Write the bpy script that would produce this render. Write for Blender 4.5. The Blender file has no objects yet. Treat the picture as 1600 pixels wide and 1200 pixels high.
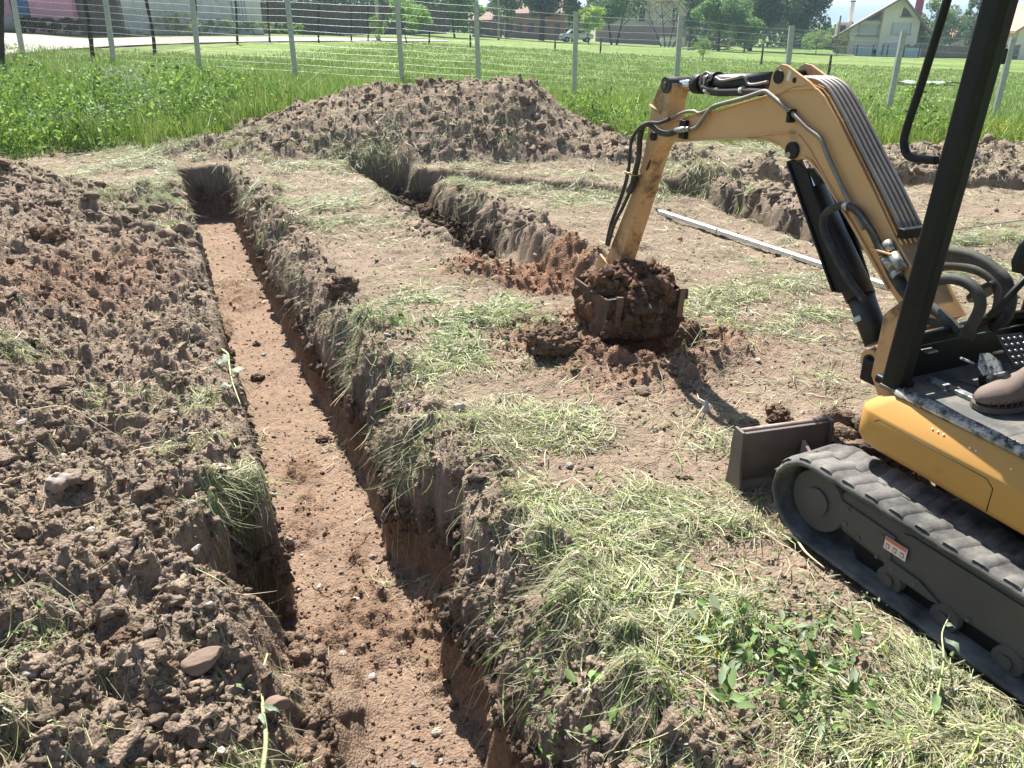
import bpy, math, random
import numpy as np
from mathutils import Vector, Matrix
random.seed(7)
sc = bpy.context.scene
R = math.radians
# ------------------------------------------------------------------ camera, light, exposure
FPX, CAMH, PITCH = 1232.0, 1.7, R(24.8)
cam = bpy.data.cameras.new('camera'); camo = bpy.data.objects.new('camera', cam)
sc.collection.objects.link(camo); sc.camera = camo
camo.location = (0, 0, CAMH); camo.rotation_euler = (math.pi/2-PITCH, 0, 0)
cam.sensor_width = 36; cam.lens = FPX/1600*36; cam.clip_start = 0.05; cam.clip_end = 12000
SUN_AZ, SUN_EL = R(17), R(52)          # azimuth left of +Y
w = bpy.data.worlds.new('World'); sc.world = w; w.use_nodes = True
nt = w.node_tree; bg = nt.nodes['Background']
sky = nt.nodes.new('ShaderNodeTexSky'); sky.sky_type = 'NISHITA'; sky.sun_disc = False
sky.sun_elevation = SUN_EL; sky.sun_rotation = -SUN_AZ; sky.dust_density = 1.0; sky.air_density = 1.2
nt.links.new(sky.outputs[0], bg.inputs[0]); bg.inputs[1].default_value = 0.055
sl = bpy.data.lights.new('sun', 'SUN'); sl.energy = 5.0; sl.angle = R(0.5); sl.color = (1, .955, .88)
so = bpy.data.objects.new('sun', sl); sc.collection.objects.link(so)
sd = Vector((-math.sin(SUN_AZ)*math.cos(SUN_EL), math.cos(SUN_AZ)*math.cos(SUN_EL), math.sin(SUN_EL)))
so.rotation_euler = sd.to_track_quat('Z', 'Y').to_euler()
sc.view_settings.view_transform = 'Standard'; sc.view_settings.look = 'None'
sc.view_settings.exposure = 1.38; sc.view_settings.gamma = 1
sc.cycles.max_bounces = 6; sc.cycles.transparent_max_bounces = 12
sc.cycles.diffuse_bounces = 3; sc.cycles.caustics_reflective = False; sc.cycles.caustics_refractive = False
try: sc.cycles.use_denoising = True
except Exception: pass

# ------------------------------------------------------------------ helpers: placing
def ray(u, v):
    x = (u-800)/FPX; y = -(v-600)/FPX
    return np.array((x, math.cos(PITCH)+y*math.sin(PITCH), -math.sin(PITCH)+y*math.cos(PITCH)))
def G(u, v, z=0.0):
    r = ray(u, v); t = (z-CAMH)/r[2]; return Vector((r[0]*t, r[1]*t, z))
def PL(u, v, y):            # point on the upright plane at distance y
    r = ray(u, v); t = y/r[1]; return Vector((r[0]*t, y, CAMH+r[2]*t))

# ------------------------------------------------------------------ helpers: noise (numpy)
def h2(ix, iy, s=0):
    n = (ix.astype(np.int64)*374761393 + iy.astype(np.int64)*668265263 + s*2246822519) & 0xffffffff
    n = ((n ^ (n >> 13))*1274126177) & 0xffffffff
    n = ((n ^ (n >> 16))*2654435761) & 0xffffffff
    return ((n ^ (n >> 15)) & 0xffffff)/float(0xffffff)
def vn(x, y, s=0):
    ix = np.floor(x); iy = np.floor(y); fx = x-ix; fy = y-iy
    fx = fx*fx*fx*(fx*(fx*6-15)+10); fy = fy*fy*fy*(fy*(fy*6-15)+10)
    a = h2(ix, iy, s); b = h2(ix+1, iy, s); c = h2(ix, iy+1, s); d = h2(ix+1, iy+1, s)
    return (a+(b-a)*fx)*(1-fy)+(c+(d-c)*fx)*fy
def fbm(x, y, o=4, s=0, g=.5):
    t = 0; a = 1; m = 0
    for i in range(o):
        t = t+a*(vn(x*2**i+17.3*i, y*2**i-9.1*i, s+i)-.5); m += a; a *= g
    return t/m*2
def domes(x, y, cell, s, prob=.7):
    wx = fbm(x/cell*1.3, y/cell*1.3, 3, s+40)*.55; wy = fbm(x/cell*1.3+31, y/cell*1.3-17, 3, s+50)*.55
    X = x/cell+wx; Y = y/cell+wy; ix = np.floor(X); iy = np.floor(Y); out = np.zeros_like(x)
    for dx in (-1, 0, 1):
        for dy in (-1, 0, 1):
            cx = ix+dx; cy = iy+dy
            px = cx+h2(cx, cy, s); py = cy+h2(cx, cy, s+1); r = .25+.5*h2(cx, cy, s+2)
            on = h2(cx, cy, s+3) < prob
            st = .7+.6*h2(cx, cy, s+4)
            d2 = ((X-px)**2*st+(Y-py)**2/st)/(r*r)
            out = np.maximum(out, np.where(on, np.sqrt(np.clip(1-d2, 0, 1))*r*(.6+.8*h2(cx, cy, s+5)), 0))
    return out*cell*(1+.65*fbm(x/cell*3.1, y/cell*3.1, 3, s+60))
def sm(a, b, x):
    t = np.clip((x-a)/(b-a), 0, 1); return t*t*(3-2*t)

# ------------------------------------------------------------------ terrain
def S(x, y):
    return .35-.008*np.minimum(y, 120)-3*np.tanh(x/60)
CX = [-4.3, -3.7, -3.2, -2.58, -1.92, -1.46, -.91, -.55, 0, .46, .74, 1.22, 1.75]
CZ = [.0, .12, .38, .58, .74, .79, .84, .92, .88, .75, .46, .17, 0]
def masks(x, y):
    m = {}
    wob = .03*fbm(y*2.2, x*.2, 3, 11)+.03*fbm(y*7, x*.5+3, 2, 12)
    u = x-(-.04-.43*(y-1.88)); m['u'] = u
    nr_ = sm(5.5, 2.6, y)
    u1 = u+wob*(.4+.9*nr_)+nr_*(.05*fbm(x*9, y*5, 3, 13)-.02)-.10*nr_*sm(.1, .45, fbm(y*1.9, x*.1, 2, 14)); u2 = u+.9*wob+.03*fbm(x*8, y*5, 3, 15)
    e = y-.43*(x+3.6)
    m['t1'] = sm(.035, -.045, u1)*sm(-.62, -.55, u2)*sm(10.12, 9.92, e+wob+.10*fbm(x*5, y*5, 3, 38))
    nq = .05*fbm(x*6, y*6, 3, 17); m['notch'] = sm(-1.17, -1.09, x+nq)*sm(-.70, -.76, x)*sm(2.20, 2.26, y+nq)*sm(2.66, 2.58, y+nq+.25*(x+.9))
    v2 = x-(-.46-.39*(y-6.4))+wob+.07*fbm(x*3, y*3, 3, 24); m['u2'] = v2
    v2b = v2+.13*fbm(x*2.6, y*2.6, 3, 36); m['t2'] = sm(-.14, .16, v2b)*sm(.76, .42, v2b)*sm(5.0, 5.25, y)*sm(10.3, 10.2, y)
    wb = .16*fbm(x*1.7, y*1.7, 3, 19)+.05*fbm(x*7, y*7, 2, 20); v3 = (y-9.85)+.39*(x+1.6)+wb
    m['t3'] = sm(-.32, -.12, v3)*sm(.32, .12, v3)*sm(-2.1, -1.9, x)*sm(2.1, 1.9, x)
    v4 = x-(1.95-.3*(y-9.1))+wb; m['u4'] = v4
    m['t4'] = sm(-.32, -.10, v4)*sm(.32, .10, v4)*sm(6.2, 6.6, y)*sm(9.5, 9.3, y)
    v5 = (y-9.3)+.12*(x-2)+1.3*wb; m['v5'] = v5
    m['t5'] = sm(-.26, -.08, v5)*sm(.26, .08, v5)*sm(1.8, 2.0, x)*sm(6.6, 6.3, x)
    hx, hy = .86, 4.16
    rh = np.sqrt(((x-hx)/.30)**2+((y-hy)/.22)**2)+.25*fbm(x*4, y*4, 2, 25); m['rh'] = rh
    m['hole'] = np.exp(-rh**4)
    return m
def trackmask(x, y):
    ct, st = math.cos(R(26.5)), math.sin(R(26.5)); dx, dy = x-1.2372, y-1.8954; w_ = dx*ct+dy*st; s_ = -dx*st+dy*ct
    return sm(-.05, .0, w_)*sm(1.05, 1.0, w_)*sm(.66, .58, s_)*sm(-1.1, -1.0, s_)
def masks_u1(x, y, u):
    nr_ = sm(5.5, 2.6, y); wob = .03*fbm(y*2.2, x*.2, 3, 11)+.03*fbm(y*7, x*.5+3, 2, 12)
    return u+wob*(.4+.9*nr_)+nr_*(.05*fbm(x*9, y*5, 3, 13)-.02)-.10*nr_*sm(.1, .45, fbm(y*1.9, x*.1, 2, 14))
def terrain(x, y, full=False):
    x = np.asarray(x, float); y = np.asarray(y, float)
    m = masks(x, y); u = m['u']
    k = sm(8, 18, y); z = k*S(x, y)
    z = z+.03*fbm(x*.8, y*.8, 3, 1)+.012*fbm(x*4, y*4, 3, 2)
    big = fbm(x*1.4, y*1.4, 4, 3)
    # left spoil heap
    dl = -(u+.56)
    mL = sm(.55, 2.1, dl)*sm(9.6, 7.9, y)*sm(.2, 1.4, y+.6)
    z = z+mL*(.36+.16*big)
    spoilL = sm(-.02, .25, dl+.15*big)*sm(9.3, 8.4, y+.5*big-.25*(x+4))
    # back mound
    C = np.interp(x, CX, CZ)
    t = np.where(y < 12, (12-y)/1.75, (y-12)/1.3)
    bell = np.clip(1-t*t, 0, 1)**1.15
    z = z+C*bell*(.90+.15*big)-.1*(C > 0)*0
    spoilB = sm(.0, .08, C*bell)
    # right back mound
    gR = .22*np.exp(-(((x-6.5)/1.5)**2+((y-10.3)/.75)**2))+.12*np.exp(-(((x-4.9)/.9)**2+((y-10.1)/.5)**2))
    z = z+gR*(1+.4*big); spoilR = sm(.02, .07, gR)
    gA = .2*np.exp(-(((x-1.6)/1.0)**2+((y-10.6)/.5)**2)); z = z+gA; spoilR = np.maximum(spoilR, sm(.04, .1, gA)); spoilR = np.maximum(spoilR, sm(.15, .5, np.exp(-((x+3.7)/1.1)**2-((y-10.9)/.5)**2)))
    # berms beside the trenches
    b1 = sm(-.02, .08, u)*sm(.50+.3*big, .2, u)*sm(9.7, 8.5, y)
    b2 = sm(.5, .6, m['u2'])*sm(1.05, .75, m['u2'])*sm(5.0, 5.5, y)*sm(9, 8, y)
    b2b = sm(-.35, -.1, m['u2'])*sm(.06, 0, m['u2'])*sm(5.6, 6.2, y)*sm(9, 8, y)*.6
    b4 = sm(.2, .3, m['u4'])*sm(.95, .55, m['u4']+.2*big)*sm(6.2, 6.8, y)*sm(9.6, 8.9, y)
    b5 = sm(.13, .25, m['v5'])*sm(.8, .5, m['v5'])*sm(1.9, 2.2, x)*sm(6.6, 6.0, x)
    z = z+.05*b1*(1+big)+.09*b2*(1+.6*big)+.05*b2b+.07*b4*(1+big)+.06*b5*(1+big)
    rim = np.exp(-((m['rh']-1.35)/.42)**2)*(1+.5*np.sin(np.arctan2(y-4.16, x-.86)*2+2))*.6
    redH = sm(1.0, .2, np.sqrt(((x-.75)/1.05)**2+((y-4.2)/.8)**2)+.3*big)
    redT = sm(1.0, .4, np.sqrt(((x-.15)/.75)**2+((y-5.6)/.55)**2)+.3*big)
    z = z+.09*rim+.05*redT+.20*np.exp(-((x+3.5)/.8)**2-((y-10.9)/.38)**2)*(1+1.5*big)
    redL = sm(1., .3, np.sqrt(((x+2.9)/.9)**2+((y-5.0)/1.4)**2)+.5*big)*spoilL
    # trench depth
    depth = .60*m['t1']
    slD = .6*sm(-1.02, -.34, u+.12*big+.04*fbm(x*7, y*7, 2, 27))*sm(.035, -.045, masks_u1(x, y, u))
    slm = sm(2.32, 2.2, y+.10*big+.06*fbm(x*6, y*6, 2, 18))
    depth = depth*(1-slm)+slD*slm
    depth = np.maximum(depth, .58*m['notch'])
    fill = sm(7.3, 6.2, y+.5*big)
    depth = np.maximum(depth, m['t2']*(.46-.34*fill))
    depth = np.maximum(depth, np.maximum(.40*m['t3'], np.maximum(.24*m['t4'], .26*m['t5'])))
    depth = np.maximum(depth, .34*m['hole'])
    cl_ = .10*fbm(x*4, y*4, 3, 28)+.16*fbm(x*1.6, y*1.6, 2, 29)
    lipR = np.clip(1-(u+cl_)/.34, 0, 1)**1.6*(u > -.06)*sm(10, 8.6, y); lipL = np.clip(1-(dl+cl_)/.30, 0, 1)**1.6*(dl > -.06)*sm(9.4, 8.5, y)*(1-slm)
    lw = sm(.05, .2, m['t1']*0+np.clip(np.maximum(lipR, lipL), 0, 1)); depth = np.maximum(depth, .24*lipR+.16*lipL)
    inT = sm(.26, .42, depth)
    floor = m['t1']*sm(.5, .58, depth)
    spoil = np.clip(np.maximum.reduce([spoilL, spoilB, spoilR, .75*b1, b2, .7*b2b, b4, b5, redH, redT]), 0, 1)
    spoil = np.maximum(spoil, .9*np.maximum(lipR, lipL)**.5); rough = np.clip(.24+.25*sm(.0, .5, fbm(x*1.3, y*1.3, 3, 30))+.76*spoil, 0, 1)*(1-floor)*(1-.55*inT*sm(.3, .6, m['t1']))+.13*floor
    sl2 = slm*sm(-.9, -.6, u)*sm(.0, -.05, u)
    rough = rough*(1-.6*sl2)
    near = sm(9, 4, y)
    z = z-depth*(1-.0*big)
    z = z+rough*((.26-.12*spoilB-.14*spoilR-.1*b4)*domes(x, y, .42, 21, .5)*spoil*(1-inT)+.42*domes(x+.3, y, .16, 31, .62)+.7*domes(x, y+.1, .07, 41, .7)
                 +near*.9*domes(x, y, .03, 51, .7)+.045*fbm(x*5, y*5, 4, 5)*spoil)
    z = z+(.005+.006*spoil)*fbm(x*38, y*38, 3, 6)
    wz = 4*np.clip(sm(.03, .45, depth)*(1-sm(.03, .45, depth)), 0, .25); z = z+wz*(1-.6*m['t1'])*(.16*fbm(x*9, y*9, 4, 37)-.02)
    cru = floor*sm(.2, .5, fbm(x*2.6, y*1.6, 3, 9)+.35*np.exp(-((x+.35)/.3)**2-((y-2.2)/.35)**2))
    z = z+cru*(.8*domes(x, y, .06, 61, .8)+.012)
    tm = trackmask(x, y); z = z*(1-tm)+(-.03)*tm
    if not full: return z
    # -------- colours
    n1 = fbm(x*1.1, y*1.1, 4, 71)[:, None]; n2 = fbm(x*7, y*7, 4, 72)[:, None]; n3 = fbm(x*40, y*40, 2, 73)[:, None]
    dry = np.array((.248, .188, .139)); brown = np.array((.272, .207, .156)); red = np.array((.245, .142, .092))
    tan = np.array((.268, .187, .135)); dark = np.array((.100, .075, .060)); grey = np.array((.215, .18, .15))
    A = lambda a: a[:, None]
    c = dry*(1+.12*n1+.18*n2)+0*A(x)
    c = c*(1-A(spoil))+A(spoil)*(brown*(1+.22*n2)*(1-.5*np.clip(n1, 0, 1))+grey*.5*np.clip(n1, 0, 1)*1.2)
    rr = A(np.clip(np.maximum.reduce([redH, redT, redL*.55]), 0, 1))
    c = c*(1-rr)+rr*red*(1+.2*n2)
    # strata on the walls: dark topsoil over tan subsoil
    sub = A(sm(.22, .36, depth+.04*n2[:, 0])); wallm = A(sm(.20, .30, depth))
    wc = np.array((.120, .090, .068))*(1-sub)+(tan*.72)*sub
    c = c*(1-wallm)+wallm*wc*(1+.2*n2)
    fl = A(floor); c = c*(1-fl)+fl*(tan*(1+.1*n1+.10*n2))
    c = c*(1-.8*A(cru))+.8*A(cru)*np.array((.215, .138, .094))*(1+.25*n2)
    s2 = A(sl2); c = c*(1-s2)+s2*(tan*.88)*(1+.1*n2)
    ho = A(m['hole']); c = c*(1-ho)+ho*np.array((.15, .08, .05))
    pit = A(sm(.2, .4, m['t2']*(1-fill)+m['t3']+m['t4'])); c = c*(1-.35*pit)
    c = c*(1+.16*n3)
    mead = A(sm(11.2, 12.4, y+.7*n1[:, 0]+.9*sm(-3.4, -5.2, x))*(1-spoilB)*(1-spoilR*sm(12, 11, y)))
    c = c*(1-mead)+mead*np.array((.055, .085, .022))*(1+.3*n2)
    return z, np.clip(c, .01, .9), spoil, floor, inT

# ------------------------------------------------------------------ materials
def nd(nt, t, **k):
    n = nt.nodes.new(t)
    for a, b in k.items(): setattr(n, a, b)
    return n
def setin(n, **k):
    for a, b in k.items():
        a = a.replace('_', ' ')
        n.inputs[a].default_value = b
MC = {}
def mat(name, col, rough=.6, metal=0., var=.15, scale=6., bump=0., bscale=60., dirt=None, dscale=3., dth=(.5, .7), spec=.5, attr=None, trans=0., coat=0.):
    if name in MC: return MC[name]
    m = bpy.data.materials.new(name); m.use_nodes = True; n = m.node_tree; b = n.nodes['Principled BSDF']; out = n.nodes['Material Output']
    L = n.links.new
    tc = nd(n, 'ShaderNodeTexCoord')
    if attr:
        src = nd(n, 'ShaderNodeAttribute', attribute_name=attr).outputs['Color']
    else:
        rgb = nd(n, 'ShaderNodeRGB'); rgb.outputs[0].default_value = (*col, 1); src = rgb.outputs[0]
    nz = nd(n, 'ShaderNodeTexNoise'); setin(nz, Scale=scale, Detail=6., Roughness=.6); L(tc.outputs['Object'], nz.inputs['Vector'])
    mr = nd(n, 'ShaderNodeMapRange'); setin(mr, From_Min=.25, From_Max=.75, To_Min=1-var, To_Max=1+var); L(nz.outputs[0], mr.inputs[0])
    mx = nd(n, 'ShaderNodeVectorMath', operation='SCALE'); L(src, mx.inputs[0]); L(mr.outputs[0], mx.inputs['Scale'])
    c = mx.outputs[0]; rsock = None
    if dirt:
        dz = nd(n, 'ShaderNodeTexNoise'); setin(dz, Scale=dscale, Detail=8., Roughness=.68); L(tc.outputs['Object'], dz.inputs['Vector'])
        dr = nd(n, 'ShaderNodeMapRange'); setin(dr, From_Min=dth[0], From_Max=dth[1]); L(dz.outputs[0], dr.inputs[0])
        dm = nd(n, 'ShaderNodeMix', data_type='RGBA'); L(dr.outputs[0], dm.inputs[0]); L(c, dm.inputs[6]); dm.inputs[7].default_value = (*dirt, 1)
        c = dm.outputs[2]
        rm = nd(n, 'ShaderNodeMapRange'); setin(rm, To_Min=rough, To_Max=.92); L(dr.outputs[0], rm.inputs[0]); rsock = rm.outputs[0]
    L(c, b.inputs['Base Color'])
    if rsock: L(rsock, b.inputs['Roughness'])
    else: b.inputs['Roughness'].default_value = rough
    b.inputs['Metallic'].default_value = metal; b.inputs['Specular IOR Level'].default_value = spec
    if coat: b.inputs['Coat Weight'].default_value = coat
    if bump:
        bz = nd(n, 'ShaderNodeTexNoise'); setin(bz, Scale=bscale, Detail=5., Roughness=.65); L(tc.outputs['Object'], bz.inputs['Vector'])
        bp = nd(n, 'ShaderNodeBump'); setin(bp, Strength=1., Distance=bump); L(bz.outputs[0], bp.inputs['Height']); L(bp.outputs[0], b.inputs['Normal'])
    if trans:
        tr = nd(n, 'ShaderNodeBsdfTranslucent'); L(c, tr.inputs[0])
        ms = nd(n, 'ShaderNodeMixShader'); ms.inputs[0].default_value = trans; L(b.outputs[0], ms.inputs[1]); L(tr.outputs[0], ms.inputs[2]); L(ms.outputs[0], out.inputs[0])
    MC[name] = m; return m
soil = mat('soil', None, .95, attr='col', var=.28, scale=45., bump=.009, bscale=75., spec=.12)
_n = soil.node_tree; _b = [q for q in _n.nodes if q.type == 'BUMP'][0]
_v = nd(_n, 'ShaderNodeTexVoronoi'); setin(_v, Scale=95.); _tc = [q for q in _n.nodes if q.type == 'TEX_COORD'][0]; _n.links.new(_tc.outputs['Object'], _v.inputs['Vector'])
_b2 = nd(_n, 'ShaderNodeBump'); setin(_b2, Strength=.8, Distance=.008); _b2.invert = True; _n.links.new(_v.outputs['Distance'], _b2.inputs['Height']); _n.links.new(_b2.outputs[0], _b.inputs['Normal'])
litterm = mat('cut_grass', None, .55, attr='col', var=.12, scale=20., trans=.22, spec=.5)
leafm = mat('foliage', None, .6, attr='col', var=.15, scale=2., trans=.35, spec=.3)
paint = mat('boom_paint', (.64, .375, .18), .5, var=.07, scale=5., dirt=(.20, .12, .07), dscale=9., dth=(.60, .78), spec=.4)
armpaint = mat('arm_paint', (.55, .34, .175), .55, var=.10, scale=6., dirt=(.10, .055, .03), dscale=7., dth=(.50, .68), spec=.4)
panelp = mat('panel_paint', (.54, .285, .075), .42, var=.05, scale=5., dirt=(.33, .2, .09), dscale=14., dth=(.62, .9), spec=.4)
blackm = mat('black_paint', (.008, .008, .009), .5, var=.3, scale=9., dirt=(.05, .043, .038), dscale=22., dth=(.58, .85), spec=.3)
cylm = mat('cylinder_black', (.011, .012, .014), .42, var=.3, scale=6., dirt=(.09, .085, .08), dscale=8., dth=(.5, .85))
rubber = mat('dusty_rubber', (.05, .049, .048), .85, var=.3, scale=14., dirt=(.24, .225, .205), dscale=5., dth=(.40, .68), bump=.002, bscale=200.)
rubberside = mat('track_edge_rubber', (.035, .036, .037), .8, var=.25, scale=14., dirt=(.10, .095, .09), dscale=10., dth=(.5, .8), bump=.001, bscale=200.)
framem = mat('track_frame_steel', (.07, .066, .063), .6, var=.18, scale=6., dirt=(.115, .098, .083), dscale=4.5, dth=(.45, .8))
bladem = mat('blade_steel', (.13, .11, .102), .6, metal=.3, var=.25, scale=9., dirt=(.24, .19, .155), dscale=7., dth=(.55, .75), bump=.002, bscale=50.)
bladetop = mat('blade_edge_steel', (.33, .24, .22), .6, metal=.2, var=.2, scale=14., dirt=(.2, .15, .12), dscale=9.)
chrome = mat('chrome', (.75, .77, .8), .12, metal=1., var=.03)
pipem = mat('hydraulic_pipe', (.23, .21, .195), .5, metal=.35, var=.2, scale=12., dirt=(.27, .22, .17), dscale=18., dth=(.5, .75))
hosem = mat('hose_rubber', (.028, .027, .027), .7, var=.25, scale=20., dirt=(.11, .095, .08), dscale=10., dth=(.45, .75), bump=.001, bscale=160.)
steelm = mat('steel_fitting', (.42, .42, .41), .4, metal=.8, var=.2, scale=30., dirt=(.12, .09, .07), dscale=25.)
whitem = mat('white_mark', (.62, .63, .62), .6, var=.15, scale=40., dirt=(.1, .08, .07), dscale=50., dth=(.5, .6))
cylband = mat('white_band', (.45, .50, .55), .5, var=.2, scale=40.)
galv = mat('galvanised_steel', (.42, .42, .44), .5, metal=.35, var=.12, scale=9.)
wirem = mat('fence_wire', (.34, .37, .38), .5, metal=.3, var=.1)
oldwood = mat('weathered_dark_wood', (.045, .032, .024), .9, var=.35, scale=9., bump=.01, bscale=30.)
greywood = mat('grey_board', (.105, .088, .075), .9, var=.3, scale=3.)
barkm = mat('bark', (.075, .055, .042), .95, var=.3, scale=5.)
pinkw = mat('pink_render', (.85, .40, .52), .9, var=.16, scale=1.1, dirt=(.30, .20, .19), dscale=1.8, dth=(.55, .8))
greyw = mat('grey_render', (.60, .59, .60), .9, var=.25, scale=1.2, dirt=(.22, .20, .18), dscale=2.4, dth=(.5, .72), bump=.02, bscale=8.)
brownw = mat('dark_brown_wall', (.13, .11, .105), .9, var=.2, scale=2.)  # dark brown tone for the barn's right corner and the side walls
bluep = mat('blue_door_paint', (.055, .16, .42), .5, var=.2, scale=4., dirt=(.12, .16, .2), dscale=3.)
creamw = mat('cream_render', (.64, .56, .47), .9, var=.08, scale=.5)
whitew = mat('white_render', (.86, .79, .71), .9, var=.06, scale=.5)
orangew = mat('orange_render', (.38, .22, .17), .9, var=.15, scale=.6)
rooft = mat('red_roof_tile', (.27, .17, .13), .85, var=.25, scale=2.)
roofg = mat('grey_brown_roof', (.24, .20, .175), .85, var=.2, scale=2.)
roofo = mat('orange_roof_tile', (.50, .27, .19), .85, var=.2, scale=2.)
redch = mat('red_chimney', (.36, .09, .10), .8, var=.1)
shut = mat('white_shutter', (.62, .63, .66), .6, var=.04)
wing = mat('window_glass_dark', (.05, .05, .06), .15, var=.1)
bluegate = mat('blue_gate_paint', (.25, .36, .47), .6, var=.15, scale=2.)
carw = mat('white_car_paint', (.6, .62, .65), .3, var=.03, coat=.5)
tyre = mat('tyre', (.02, .02, .02), .8)
concrete = mat('concrete', (.36, .35, .33), .9, var=.15, scale=3.)
aluf = mat('aluminium_bar', (.66, .67, .69), .38, metal=.5, var=.1, scale=14., dirt=(.4, .36, .31), dscale=12., dth=(.55, .75))
roadm = mat('pale_gravel', (.38, .35, .305), .95, var=.14, scale=1.5, bump=.02, bscale=20.)
stonem = mat('stone', (.30, .26, .225), .85, var=.22, scale=12., dirt=(.22, .16, .11), dscale=9., dth=(.5, .7), bump=.004, bscale=60.)
palestone = mat('pale_stone', (.50, .47, .44), .85, var=.12, scale=14., dirt=(.32, .25, .19), dscale=14., dth=(.55, .7), bump=.003, bscale=60.)
brickm = mat('brick_fragment', (.22, .155, .115), .9, var=.15, scale=14., bump=.003, bscale=90.)
suede = mat('boot_suede', (.21, .15, .125), .85, var=.14, scale=25., bump=.001, bscale=300.)
bootsole = mat('boot_sole', (.12, .09, .08), .8, var=.2, scale=30.)
jeans = mat('trouser_cloth', (.05, .06, .085), .9, var=.15, scale=20.)
shirt = mat('shirt_cloth', (.10, .16, .28), .9, var=.1, scale=20.)
skinm = mat('skin', (.45, .27, .19), .55, var=.05)
hairm = mat('hair', (.03, .022, .018), .8)
seatm = mat('seat_vinyl', (.02, .02, .022), .5)
floorm = mat('cab_floor_steel', (.10, .098, .095), .75, var=.2, scale=14., dirt=(.24, .205, .17), dscale=7., dth=(.42, .62))
stepm = mat('worn_step_steel', (.42, .42, .41), .5, metal=.4, var=.35, scale=30., dirt=(.07, .065, .06), dscale=28., dth=(.45, .62))
greenseal = mat('green_seal', (.05, .13, .10), .4)
labelw = mat('label_white', (.72, .70, .66), .5, var=.05)
labelr = mat('label_red', (.65, .16, .08), .5, var=.05)
labelk = mat('label_black', (.05, .05, .05), .5, var=.05)
gm = bpy.data.materials.new('cab_glass'); gm.use_nodes = True
gn = gm.node_tree; gb = gn.nodes['Principled BSDF']; go_ = gn.nodes['Material Output']
tr = nd(gn, 'ShaderNodeBsdfTransparent'); tr.inputs[0].default_value = (.93, .96, .95, 1)
gl = nd(gn, 'ShaderNodeBsdfGlossy'); gl.inputs['Roughness'].default_value = .02
df = nd(gn, 'ShaderNodeBsdfDiffuse'); df.inputs[0].default_value = (.7, .68, .62, 1)
fr = nd(gn, 'ShaderNodeLayerWeight'); fr.inputs[0].default_value = .12
m1 = nd(gn, 'ShaderNodeMixShader'); gn.links.new(fr.outputs[0], m1.inputs[0]); gn.links.new(tr.outputs[0], m1.inputs[1]); gn.links.new(gl.outputs[0], m1.inputs[2])
tz = nd(gn, 'ShaderNodeTexNoise'); setin(tz, Scale=30., Detail=8.); mp = nd(gn, 'ShaderNodeMapRange'); setin(mp, From_Min=.45, From_Max=.9, To_Min=.015, To_Max=.16)
gn.links.new(tz.outputs[0], mp.inputs[0])
m2 = nd(gn, 'ShaderNodeMixShader'); gn.links.new(mp.outputs[0], m2.inputs[0]); gn.links.new(m1.outputs[0], m2.inputs[1]); gn.links.new(df.outputs[0], m2.inputs[2])
gn.links.new(m2.outputs[0], go_.inputs[0])

# ------------------------------------------------------------------ mesh building
def link(o, parent=None):
    sc.collection.objects.link(o)
    if parent: o.parent = parent
    return o
def npmesh(name, verts, faces, material, parent=None, col=None, smooth=False):
    """verts (n,3); faces (m,k) array of equal size faces"""
    me = bpy.data.meshes.new(name); verts = np.asarray(verts, np.float32); faces = np.asarray(faces, np.int32)
    k = faces.shape[1]; me.vertices.add(len(verts)); me.vertices.foreach_set('co', verts.ravel())
    me.loops.add(faces.size); me.loops.foreach_set('vertex_index', faces.ravel())
    me.polygons.add(len(faces)); me.polygons.foreach_set('loop_start', np.arange(0, faces.size, k, dtype=np.int32))
    if smooth: me.polygons.foreach_set('use_smooth', np.ones(len(faces), bool))
    else: me.polygons.foreach_set('use_smooth', np.zeros(len(faces), bool))
    me.update(calc_edges=True)
    if col is not None:
        a = me.attributes.new('col', 'FLOAT_COLOR', 'POINT')
        a.data.foreach_set('color', np.concatenate([col, np.ones((len(col), 1))], 1).astype(np.float32).ravel())
    me.materials.append(material)
    o = bpy.data.objects.new(name, me); return link(o, parent)
def tag(o, label=None, cat=None, group=None, kind=None):
    if label: o['label'] = label
    if cat: o['category'] = cat
    if group: o['group'] = group
    if kind: o['kind'] = kind
    return o
def empty(name, loc=(0, 0, 0), rz=0., label=None, cat=None, group=None, parent=None):
    o = bpy.data.objects.new(name, None); o.location = loc; o.rotation_euler = (0, 0, rz); o.empty_display_size = .2
    link(o, parent); return tag(o, label, cat, group)
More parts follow.
